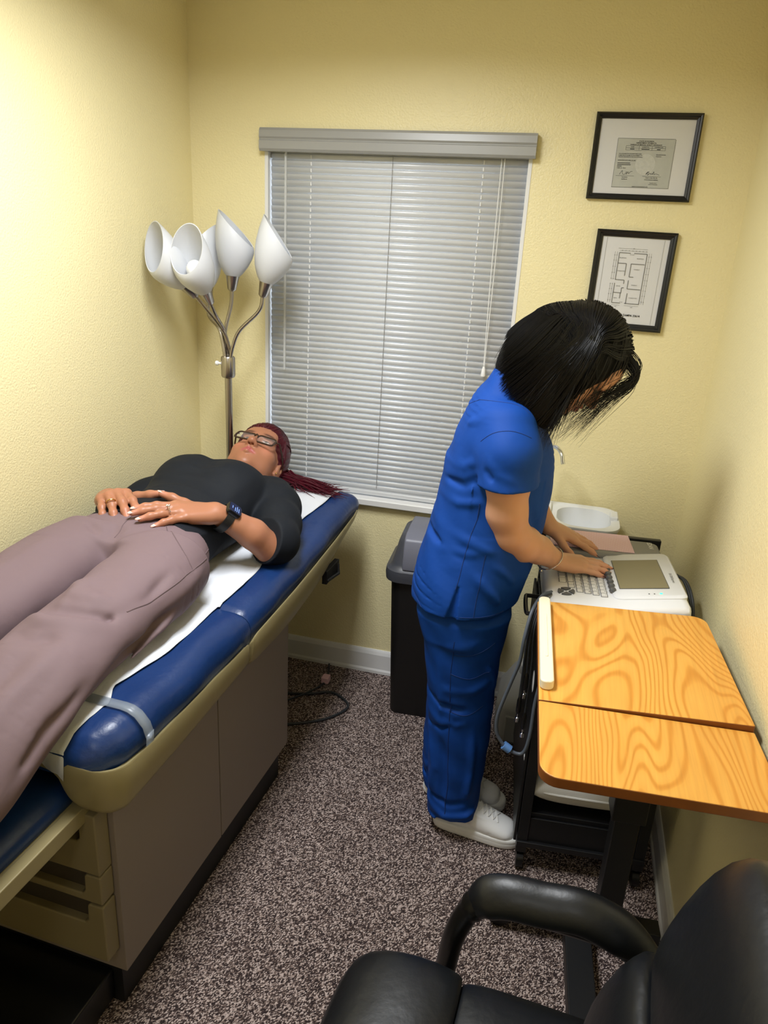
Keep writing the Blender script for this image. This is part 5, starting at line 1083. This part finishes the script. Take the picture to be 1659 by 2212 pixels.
# ================================================================ PERSON STANDING AT THE CART (world axes)
SK2 = skin_mat('light_skin')
p2 = thing('person', 'person with black hair in royal blue scrubs standing bent over the recorder', 'person', (-0.14, 1.92, 0))
NC = npv((0.014, 1.915, 1.434)); pf = math.radians(47); yw = math.radians(-6)
nY = npv((math.cos(pf)*math.cos(yw), math.cos(pf)*math.sin(yw), -math.sin(pf))); nX = npv((-math.sin(yw), math.cos(yw), 0)); nZ = np.cross(nX, nY); nZ = nZ*np.sign(nZ[2])
f = Field((-0.40, 1.64, 0.06), (0.25, 2.22, 1.60), 0.0027)
QP = head(f, NC, nX, nY, nZ, 1.0)
f.loft([(QP(0, -0.02, -0.04), 0.050, 0.054), (QP(0, -0.04, -0.11), 0.047, 0.050), ((-0.135, 1.92, 1.345), 0.065, 0.055)], (0, 1, 0), 0.03)
f.loft([((-0.140, 1.92, 1.34), 0.09, 0.055), ((-0.155, 1.92, 1.27), 0.15, 0.08), ((-0.15, 1.92, 1.15), 0.145, 0.105), ((-0.165, 1.92, 1.0), 0.135, 0.105), ((-0.195, 1.92, 0.85), 0.155, 0.12), ((-0.20, 1.92, 0.76), 0.15, 0.11)], (0, 1, 0), 0.03)
NE, NW = npv((-0.092, 1.795, 1.008)), npv((0.026, 1.930, 0.897)); GE, GW = npv((-0.085, 2.10, 1.01)), npv((-0.004, 2.098, 0.934))
f.chain([(-0.120, 1.780, 1.25), (-0.112, 1.772, 1.15), (-0.108, 1.778, 1.07), NE], [0.058, 0.0535, 0.050, 0.046], 0.02)
f.chain([NE, NE+(NW-NE)*0.30+npv((0.0, -0.004, -0.006)), NE+(NW-NE)*0.62, NW], [0.046, 0.0455, 0.037, 0.0275], 0.014)
f.chain([(-0.120, 2.06, 1.25), (-0.105, 2.085, 1.13), GE], [0.058, 0.05, 0.044], 0.02); f.chain([GE, GE*0.6+GW*0.4, GW], [0.044, 0.042, 0.0275], 0.014)
n2 = hand(f, NW, npv((0.180, 1.982, 0.874))-NW, (0.10, -0.12, 1), (0, 1, 0.2), 0.93, spread=(5, 1, -3, -7), curl=((3, 6, 6), (2, 6, 6), (2, 6, 6), (1, 5, 6)), thumb=(40, 14, (0, 8, 10)))
n3 = hand(f, GW, npv((0.112, 2.120, 0.889))-GW, (0.25, -0.1, 1), (0, -1, 0.1), 0.93, spread=(8, 2, -3, -9), curl=((2, 6, 4), (2, 6, 4), (2, 6, 4), (2, 6, 4)), thumb=(46, 14, (0, 6, 8)))
for y, dx in ((1.85, 0), (1.985, -0.03)): f.chain([(-0.195, 1.92+(y-1.92)*0.9, 0.80), (-0.175+dx*0.5, y, 0.45), (-0.165+dx, y, 0.09)], [0.085, 0.055, 0.035], 0.02)
base2 = npv(srgb(206, 156, 126)[:3])
def tint2(L):
    C = np.tile(base2, (len(L), 1)); rel = L-NC; lx, ly, lz = rel@nX, rel@nY, rel@nZ
    lips = np.clip(1.25-((lx/0.0235)**2+((lz+0.0640)/(0.0098))**2), 0, 1)**0.6*(ly > 0.07); C = mixc(C, srgb(176, 92, 92), np.clip(lips*0.9, 0, 1))
    brow = np.exp(-(((np.abs(lx)-0.034)/0.018)**4+((lz-0.022)/0.0045)**2))*(ly > 0.06); C = mixc(C, srgb(34, 24, 22), np.clip(brow, 0, 1))
    eye = np.exp(-(((np.abs(lx)-0.032)/0.0115)**4+((lz+0.004)/0.0035)**4))*(ly > 0.07); C = mixc(C, srgb(60, 44, 38), np.clip(eye, 0, 1))
    lash = np.exp(-(((np.abs(lx)-0.036)/0.017)**4+((lz-0.001)/0.0030)**2))*(ly > 0.06); C = mixc(C, srgb(18, 14, 14), np.clip(lash, 0, 1))
    for p, d, n, r in n2+n3: C = mixc(C, srgb(214, 142, 118), blob(L, p, (0.02,)*3)*0.5)
    return C
body2 = f.build('body', SK2, p2, tint=tint2, smooth=1)
M['naildark'] = mat('dark_plum_nail', srgb(74, 26, 38), 0.16, coat=0.6); nails_mesh(n2+n3, M['naildark'], body2, 0.0092, 0.0095)
# --- scrub top
SCR = cloth_mat('royal_blue_scrub_cloth', srgb(6, 62, 144), 0.72, 1300, strength=0.18)
SEAM = mat('royal_blue_stitching', srgb(4, 46, 112), 0.8)
f = Field((-0.42, 1.62, 0.70), (0.06, 2.22, 1.44), 0.0036)
f.loft([((-0.203, 1.92, 0.70), 0.200, 0.150), ((-0.204, 1.92, 0.80), 0.200, 0.150), ((-0.184, 1.92, 0.89), 0.182, 0.153), ((-0.166, 1.92, 0.985), 0.168, 0.150), ((-0.154, 1.92, 1.07), 0.164, 0.147), ((-0.149, 1.92, 1.165), 0.170, 0.141), ((-0.155, 1.92, 1.24), 0.172, 0.116), ((-0.157, 1.92, 1.30), 0.155, 0.088), ((-0.146, 1.92, 1.345), 0.105, 0.066), ((-0.130, 1.92, 1.395), 0.066, 0.052)], (0, 1, 0), 0.03)
for y, sg in ((1.768, -1), (2.072, 1)):
    f.chain([(-0.125, y-sg*0.03, 1.275), (-0.115, y, 1.22), (-0.113, y+sg*0.004, 1.13), (-0.113, y+sg*0.004, 1.09)], [0.066, 0.070, 0.069, 0.069], 0.03)
    f.clip((-0.113, y, 1.142), (0.06, 0, -1), (-0.19, y-0.085 if sg < 0 else y-0.066, 1.0), (0.0, y+0.066 if sg < 0 else y+0.085, 1.142))
# remove what the sleeve tube left under its hem by rebuilding the torso there
f.loft([((-0.203, 1.92, 0.70), 0.200, 0.150), ((-0.204, 1.92, 0.80), 0.200, 0.150), ((-0.184, 1.92, 0.89), 0.182, 0.153), ((-0.166, 1.92, 0.985), 0.168, 0.150), ((-0.154, 1.92, 1.07), 0.164, 0.147), ((-0.149, 1.92, 1.165), 0.170, 0.141)], (0, 1, 0), 0.004)
f.ell((-0.055, 1.92, 1.375), (0.085, 0.060, 0.075), k=0.006, op='s'); f.ell((-0.125, 1.92, 1.44), (0.075, 0.070, 0.055), k=0.006, op='s')
f.clip((-0.20, 1.92, 0.768), (0.06, -0.03, -1))
f.cap((-0.222, 1.70, 0.72), (-0.205, 1.735, 0.86), 0.026, 0.002, 0.003, 's')
for pts, w, a in (([(-0.31, 1.90, 1.02), (-0.27, 1.82, 1.00), (-0.20, 1.76, 0.985), (-0.12, 1.745, 0.96)], 0.012, 0.006), ([(-0.325, 1.90, 0.97), (-0.28, 1.81, 0.96), (-0.20, 1.75, 0.935)], 0.011, -0.006), ([(-0.31, 1.88, 0.925), (-0.25, 1.78, 0.945), (-0.16, 1.74, 0.955)], 0.010, 0.005),
                  ([(-0.29, 1.87, 1.08), (-0.23, 1.78, 1.075), (-0.17, 1.75, 1.09)], 0.010, 0.005), ([(-0.28, 1.86, 1.12), (-0.22, 1.77, 1.125), (-0.175, 1.745, 1.16)], 0.010, -0.006), ([(-0.27, 1.86, 1.17), (-0.22, 1.78, 1.175), (-0.18, 1.75, 1.20)], 0.010, 0.005),
                  ([(-0.19, 1.72, 1.25), (-0.185, 1.715, 1.19), (-0.18, 1.715, 1.14)], 0.008, -0.006), ([(-0.16, 1.71, 1.22), (-0.13, 1.70, 1.185), (-0.09, 1.70, 1.17)], 0.010, 0.004), ([(-0.17, 1.71, 1.19), (-0.14, 1.70, 1.165)], 0.008, -0.004),
                  ([(-0.13, 1.76, 0.93), (-0.09, 1.77, 0.90), (-0.06, 1.80, 0.86)], 0.010, 0.004), ([(-0.17, 1.74, 0.90), (-0.12, 1.745, 0.85), (-0.08, 1.77, 0.80)], 0.012, 0.005), ([(-0.05, 1.80, 1.08), (-0.03, 1.84, 1.0), (-0.035, 1.85, 0.92)], 0.012, -0.004),
                  ([(-0.24, 1.80, 1.28), (-0.20, 1.78, 1.29), (-0.15, 1.77, 1.32)], 0.010, 0.004), ([(-0.30, 1.86, 0.86), (-0.27, 1.80, 0.88), (-0.22, 1.75, 0.91)], 0.012, 0.004), ([(-0.33, 1.88, 0.83), (-0.29, 1.80, 0.815), (-0.24, 1.75, 0.81)], 0.012, 0.003)): f.ridge(pts, w, a*1.9)
f.wave(lambda X, Y, Z: 0.0018*np.sin(X*42+Z*33)*np.sin(Y*36-Z*28), (-0.4, 1.64, 0.72), (0.05, 2.2, 1.40))
st = f.build('blue_scrub_top', SCR, p2)
for pts in ([(-0.175, 1.725, 1.06), (-0.195, 1.735, 0.98), (-0.205, 1.728, 0.90), (-0.212, 1.718, 0.86)], [(-0.20, 1.73, 1.255), (-0.16, 1.715, 1.285), (-0.11, 1.715, 1.295), (-0.07, 1.74, 1.27)], [(-0.145, 1.742, 0.955), (-0.150, 1.728, 0.87), (-0.155, 1.722, 0.785)],
            [(-0.345, 1.87, 0.785), (-0.30, 1.79, 0.785), (-0.235, 1.735, 0.785)], [(-0.20, 1.72, 0.785), (-0.14, 1.732, 0.785), (-0.08, 1.79, 0.785)], [(-0.24, 1.86, 1.315), (-0.20, 1.83, 1.325), (-0.155, 1.80, 1.325), (-0.10, 1.79, 1.30)]): seam(f, pts, 0.0011, SEAM, st)
# --- scrub trousers
f = Field((-0.42, 1.70, 0.02), (0.02, 2.14, 0.88), 0.0038)
f.loft([((-0.200, 1.92, 0.86), 0.172, 0.128), ((-0.203, 1.92, 0.76), 0.182, 0.135), ((-0.198, 1.92, 0.68), 0.180, 0.118)], (0, 1, 0), 0.03)
f.loft([((-0.196, 1.845, 0.74), 0.105, 0.128), ((-0.190, 1.845, 0.62), 0.098, 0.108), ((-0.183, 1.848, 0.48), 0.088, 0.096), ((-0.176, 1.85, 0.34), 0.085, 0.090), ((-0.174, 1.85, 0.20), 0.082, 0.082), ((-0.174, 1.85, 0.11), 0.080, 0.078), ((-0.172, 1.85, 0.068), 0.080, 0.080)], (0, 1, 0), 0.025, (False, True))
f.loft([((-0.206, 1.99, 0.74), 0.105, 0.125), ((-0.203, 1.988, 0.62), 0.098, 0.105), ((-0.205, 1.985, 0.48), 0.088, 0.094), ((-0.212, 1.983, 0.34), 0.085, 0.088), ((-0.214, 1.982, 0.20), 0.084, 0.086), ((-0.210, 1.982, 0.10), 0.083, 0.085), ((-0.204, 1.982, 0.06), 0.082, 0.086)], (0, 1, 0), 0.012, (False, True))
for pts, w, a in (([(-0.27, 1.83, 0.55), (-0.21, 1.765, 0.535), (-0.14, 1.765, 0.545), (-0.10, 1.80, 0.57)], 0.012, 0.006), ([(-0.275, 1.84, 0.50), (-0.22, 1.77, 0.48), (-0.15, 1.765, 0.475)], 0.011, -0.008), ([(-0.27, 1.83, 0.44), (-0.22, 1.775, 0.42), (-0.16, 1.765, 0.43)], 0.012, 0.006),
                  ([(-0.265, 1.84, 0.38), (-0.22, 1.78, 0.40), (-0.17, 1.765, 0.44)], 0.010, -0.007), ([(-0.25, 1.81, 0.34), (-0.235, 1.79, 0.25), (-0.24, 1.80, 0.15)], 0.012, 0.008), ([(-0.215, 1.775, 0.36), (-0.20, 1.77, 0.24), (-0.205, 1.77, 0.12)], 0.010, -0.007),
                  ([(-0.13, 1.775, 0.40), (-0.12, 1.775, 0.26), (-0.13, 1.775, 0.14)], 0.012, 0.006), ([(-0.25, 1.82, 0.12), (-0.19, 1.77, 0.095), (-0.12, 1.775, 0.105), (-0.085, 1.81, 0.13)], 0.010, 0.008), ([(-0.25, 1.82, 0.155), (-0.18, 1.768, 0.14), (-0.11, 1.78, 0.155)], 0.009, -0.007),
                  ([(-0.24, 1.80, 0.08), (-0.17, 1.768, 0.07), (-0.11, 1.78, 0.08)], 0.008, -0.005), ([(-0.27, 1.82, 0.66), (-0.21, 1.75, 0.68), (-0.14, 1.745, 0.70)], 0.012, 0.005), ([(-0.11, 1.77, 0.62), (-0.09, 1.80, 0.58), (-0.09, 1.83, 0.52)], 0.010, 0.004), ([(-0.24, 1.765, 0.62), (-0.23, 1.765, 0.52), (-0.225, 1.77, 0.42)], 0.010, 0.004),
                  ([(-0.29, 1.98, 0.16), (-0.27, 1.93, 0.14), (-0.25, 1.91, 0.16)], 0.010, 0.007), ([(-0.29, 1.98, 0.11), (-0.27, 1.93, 0.10)], 0.009, -0.006)): f.ridge(pts, w, a*1.9)
f.wave(lambda X, Y, Z: 0.0026*np.sin(X*40+Z*26)*np.sin(Y*34-Z*30), (-0.4, 1.72, 0.03), (0.0, 2.1, 0.80))
sp_ = f.build('blue_scrub_trousers', SCR, p2)
for pts in ([(-0.20, 1.745, 0.70), (-0.205, 1.75, 0.60), (-0.20, 1.758, 0.48), (-0.195, 1.765, 0.35), (-0.19, 1.766, 0.2), (-0.185, 1.768, 0.09)], [(-0.205, 1.75, 0.595), (-0.15, 1.748, 0.585), (-0.10, 1.775, 0.60)], [(-0.205, 1.755, 0.47), (-0.15, 1.758, 0.462), (-0.105, 1.785, 0.485)], [(-0.20, 1.745, 0.655), (-0.14, 1.745, 0.665), (-0.09, 1.78, 0.69)]): seam(f, pts, 0.0012, SEAM, sp_)
# --- white sneakers
M['shoe'] = skin_mat('white_sneaker_leather', 0.4); M['shoe'].node_tree.nodes['Principled BSDF'].inputs['Subsurface Weight'].default_value = 0
M['sole'] = mat('white_rubber_sole', srgb(242, 242, 240), 0.5)
def shoe(label_name, loc, ang):
    T = RZ(loc, ang)
    f = Field((-0.02, -0.07, 0.0), (0.29, 0.07, 0.13), 0.0026)
    f.loft([((0.022, 0, 0.052), 0.030, 0.034), ((0.06, 0, 0.064), 0.035, 0.050), ((0.11, 0, 0.062), 0.038, 0.048), ((0.15, 0, 0.054), 0.043, 0.040), ((0.19, 0, 0.046), 0.046, 0.031), ((0.222, 0, 0.040), 0.043, 0.024), ((0.236, 0, 0.036), 0.034, 0.018)], (0, 1, 0), 0.02, e=2.1)
    f.clip((0, 0, 0.022), (0, 0, -1)); f.ell((0.065, 0, 0.115), (0.045, 0.024, 0.035), k=0.006, op='s')
    for q in (-1, 1):
        f.ridge([(0.11, q*0.032, 0.095), (0.15, q*0.030, 0.083), (0.185, q*0.020, 0.074), (0.193, 0, 0.074)], 0.004, 0.0028); f.ridge([(0.165, q*0.046, 0.03), (0.175, q*0.042, 0.046), (0.21, q*0.036, 0.048), (0.245, q*0.018, 0.046), (0.252, 0, 0.045)], 0.004, -0.0016)
        f.ridge([(0.12, q*0.04, 0.03), (0.10, q*0.036, 0.065), (0.10, q*0.03, 0.09)], 0.003, -0.0016)
    def tnt(L):
        C = np.tile(npv(srgb(246, 247, 248)[:3]), (len(L), 1)); w = np.exp(-(((L[:, 0]-0.085)/0.030)**6+((L[:, 2]-0.072)/0.018)**6))*(np.abs(L[:, 1]) > 0.02); return mixc(C, srgb(198, 188, 172), w*0.8)
    sh = f.build(label_name, M['shoe'], p2, T=T, tint=tnt, smooth=1)
    out = [(-0.008, 0), (-0.004, -0.02), (0.01, -0.033), (0.05, -0.038), (0.10, -0.039), (0.15, -0.044), (0.20, -0.048), (0.235, -0.044), (0.258, -0.03), (0.268, -0.010), (0.268, 0.010), (0.258, 0.03), (0.235, 0.044), (0.20, 0.048), (0.15, 0.044), (0.10, 0.039), (0.05, 0.038), (0.01, 0.033), (-0.004, 0.02)]
    mb = MB(); mb.rings([[(0.13+(x-0.13)*s, y*s, z) for x, y in out] for z, s in ((0.0, 0.94), (0.004, 0.985), (0.012, 1.0), (0.020, 1.0), (0.0215, 0.985), (0.023, 1.0), (0.033, 0.985), (0.036, 0.95))]).build('sole', M['sole'], sh, T=T, sub=1)
    lc = MB()
    top = lambda x, y: tuple(f.drop((x, y, 0.128), (0, 0, -1), 0.0016))
    for i in range(5):
        x = 0.122+0.015*i
        for q in (-1, 1): lc.tube(spline([top(x-0.004, -0.021*q), top(x+0.001, -0.010*q), top(x+0.004, 0), top(x+0.008, 0.010*q), top(x+0.012, 0.021*q)], 3), 0.0026, 6)
    lc.build('laces', M['sole'], sh, T=T)
shoe('sneaker', (-0.222, 1.852, 0.0), math.radians(-4)); shoe('sneaker', (-0.282, 1.986, 0.0), math.radians(-3))
# --- bracelet, necklace-free; black hair
ad2 = unit(NW-NE); bc = NW-ad2*0.022; b1 = unit(np.cross(ad2, (0, 0, 1))); b2 = np.cross(b1, ad2)
pts = [tuple(bc+0.0355*(math.cos(2*PI*k/32)*b1+math.sin(2*PI*k/32)*b2)+ad2*0.010*math.sin(2*PI*k/32)-npv((0, 0, 0.004))) for k in range(33)]
br = MB().tube(pts, 0.0017, 8, caps=False).build('bracelet', M['silver'], p2)
MB().ball(tuple(bc-b2*0.040-ad2*0.008-npv((0, 0, 0.006))), 0.0045).build('charm', M['silver'], br)
M['blackhair'] = mat('black_hair', srgb(7, 7, 10), 0.42, spec=0.28)
f = Field((-0.24, 1.72, 1.20), (0.20, 2.10, 1.62), 0.0035)
Bn = np.stack([nX, nY, nZ])
f.ell(QP(0, -0.016, 0.038), (0.087, 0.106, 0.099), Bn)
for sg, y in ((-1, 1.838), (1, 2.00)):
    f.ell((-0.035, y, 1.43), (0.090, 0.032, 0.100), k=0.06); f.ell((-0.080, y, 1.390), (0.070, 0.028, 0.052), np.stack([unit((0.75, 0, 0.66)), npv((0, 1, 0)), unit((-0.66, 0, 0.75))]), 0.03)
    f.ell((-0.045, y, 1.335), (0.030, 0.026, 0.060), k=0.03)
f.chain([(-0.05, 1.915, 1.495), (-0.105, 1.915, 1.445), (-0.150, 1.915, 1.400)], [0.062, 0.055, 0.030], 0.05)
f.ell((-0.045, 1.880, 1.470), (0.085, 0.065, 0.060), k=0.06)
f.ell((-0.120, 1.92, 1.430), (0.06, 0.085, 0.045), np.stack([unit((0.7, 0, 0.7)), npv((0, 1, 0)), unit((-0.7, 0, 0.7))]), 0.03)
f.ell(QP(0, 0.085, -0.055), (0.095, 0.072, 0.095), Bn, 0.012, 's')
f.ell((-0.175, 1.92, 1.31), (0.09, 0.12, 0.075), k=0.01, op='s')
f.wave(lambda X, Y, Z: 0.0003*np.sin((X*0.9+Z*0.25)*420+25*Y), (-0.24, 1.72, 1.2), (0.20, 2.10, 1.62))
M['hairbase'] = mat('black_hair_under', srgb(5, 5, 7), 0.6, spec=0.15); h2 = f.build('black_hair', M['hairbase'], p2); HF2 = f
mb = MB(); endt = [0, 0.25, 0.45, 0.6, 0.75, 0.9, 1.0]
ex = [-0.172, -0.120, -0.070, -0.035, -0.022, -0.008, 0.0]; ez = [1.402, 1.342, 1.312, 1.250, 1.270, 1.290, 1.300]
def skull(dirv, k=1.0):
    v = npv(dirv); v = v/np.linalg.norm(v/npv((0.087, 0.106, 0.099))); return QP(v[0]*k, -0.016+v[1]*k, 0.038+v[2]*k)
for i in range(1700):
    sg = -1 if rng.uniform() < 0.78 else 1; t = rng.uniform(0, 1)**0.9; ph = math.radians(205-172*t)
    r0 = npv((sg*0.05*rng.uniform(0.0, 1), math.cos(ph), math.sin(ph))); sd = npv((sg, 0.12*math.cos(ph), 0.25*math.sin(ph)))
    k = 1.0+0.10*rng.uniform(0, 1)
    te = np.clip(t+0.05*rng.normal(), 0, 1); y = (1.832 if sg < 0 else 2.008)+0.020*rng.normal()
    if te < 0.3: y += (1.92-y)*rng.uniform(0, 1)*(1-te/0.3)
    e = npv((np.interp(te, endt, ex)+0.010*rng.normal(), y, np.interp(te, endt, ez)+0.022*rng.normal()))
    a, b, c = skull(r0, k), skull(r0*0.62+sd*0.55, k+0.02), skull(r0*0.22+sd*0.95, k+0.05)
    m_ = c*0.45+e*0.55+npv((0.010*rng.normal()*0.5, 0.006*rng.normal(), 0.004))
    P_ = HF2.lift(spline([a, b, c, m_, e], 5), rng.uniform(0.0006, 0.0055)); L = len(P_)
    if sg < 0 and i % 12 and np.any(P_[:, 0] > np.interp(P_[:, 2], [1.28, 1.32, 1.40, 1.51, 1.53], [-0.005, 0.008, 0.022, 0.070, 0.2])): continue
    rr = rng.uniform(0.0006, 0.0014)
    mb.tube([tuple(q) for q in P_], [rr*(1-0.85*(k/(L-1))**2) for k in range(L)], 4, caps=False)
FZ, FX = [1.28, 1.32, 1.40, 1.51, 1.53], [-0.005, 0.008, 0.022, 0.070, 0.2]   # front edge of the near hair curtain
# locks that follow the surface from the parting down
V_, _ = HF2.surface(); V_ = V_[(V_[:, 2] > 1.33)]; N_ = 7000; P_ = V_[rng.integers(0, len(V_), N_)].copy(); off = rng.uniform(0.0004, 0.0045, N_)
side = np.where(P_[:, 1] < 1.92, -1.0, 1.0); tr_ = [HF2.lift(P_, off[:, None].ravel(), 2)]
for k in range(15):
    Q = tr_[-1]; s_ = np.clip((0.06-Q[:, 0])/0.18, 0, 1)
    g = np.stack([-0.32-0.42*s_, side*0.30*np.clip((Q[:, 2]-1.44)/0.10, 0, 1), -0.94+0.24*s_], 1)
    e = HF2.h*1.5; G = np.stack([HF2.vals(Q+npv(d)*e)-HF2.vals(Q-npv(d)*e) for d in ((1, 0, 0), (0, 1, 0), (0, 0, 1))], 1); G /= np.maximum(np.linalg.norm(G, axis=1), 1e-9)[:, None]
    v = HF2.vals(Q); nr_ = np.clip(1-(v-off)/0.02, 0, 1)[:, None]; t_ = g-G*np.minimum((g*G).sum(1), 0)[:, None]*nr_-G*(0.5*nr_*np.maximum((g*G).sum(1), 0)[:, None]*(Q[:, 2] > 1.36)[:, None])
    t_ /= np.maximum(np.linalg.norm(t_, axis=1), 1e-6)[:, None]; tr_.append(HF2.lift(Q+t_*0.0085, off, 1))
TR = np.stack(tr_, 1); ln_ = rng.integers(9, 17, N_); rad_ = rng.uniform(0.0006, 0.0012, N_)
zmin = np.interp(TR[:, :, 0], [-0.18, -0.12, -0.07, -0.035, 0.0, 0.05], [1.385, 1.335, 1.300, 1.245, 1.265, 1.29])
for i in range(N_):
    m = TR[i][:ln_[i]]; ok = (m[:, 2] > zmin[i][:ln_[i]]+0.012*math.sin(i*1.7)) & (m[:, 0] > -0.162+0.006*math.sin(i)); ok &= (i % 14 == 0) | (m[:, 1] > 1.95) | (m[:, 0] < np.interp(m[:, 2], FZ, FX)); L = int(np.argmin(ok)) if not ok.all() else len(m)
    if L < 4: continue
    mb.tube([tuple(q) for q in m[:L]], [rad_[i]*(1-0.8*(k/(L-1))**3)*(0.4+0.6*min(1, k)) for k in range(L)], 3, caps=False)
# fine wisps that hang in front of the face
for i in range(150):
    s0 = skull((-0.25+0.3*rng.uniform(), 0.80+0.1*rng.normal(), 0.62+0.12*rng.normal()), 1.03); o = npv((rng.uniform(0.01, 0.035), 0, 0))
    e = npv((rng.uniform(-0.02, 0.06), 1.87+0.03*rng.normal(), rng.uniform(1.235, 1.32))); m1 = s0+npv((0.012, -0.01, -0.04))+o*0.5; m2 = s0*0.45+e*0.55+o
    strand(mb, [s0, m1, m2, e], rng.uniform(0.0004, 0.0009), 3, 6, 0.2)
mb.build('hair_strands', M['blackhair'], h2)
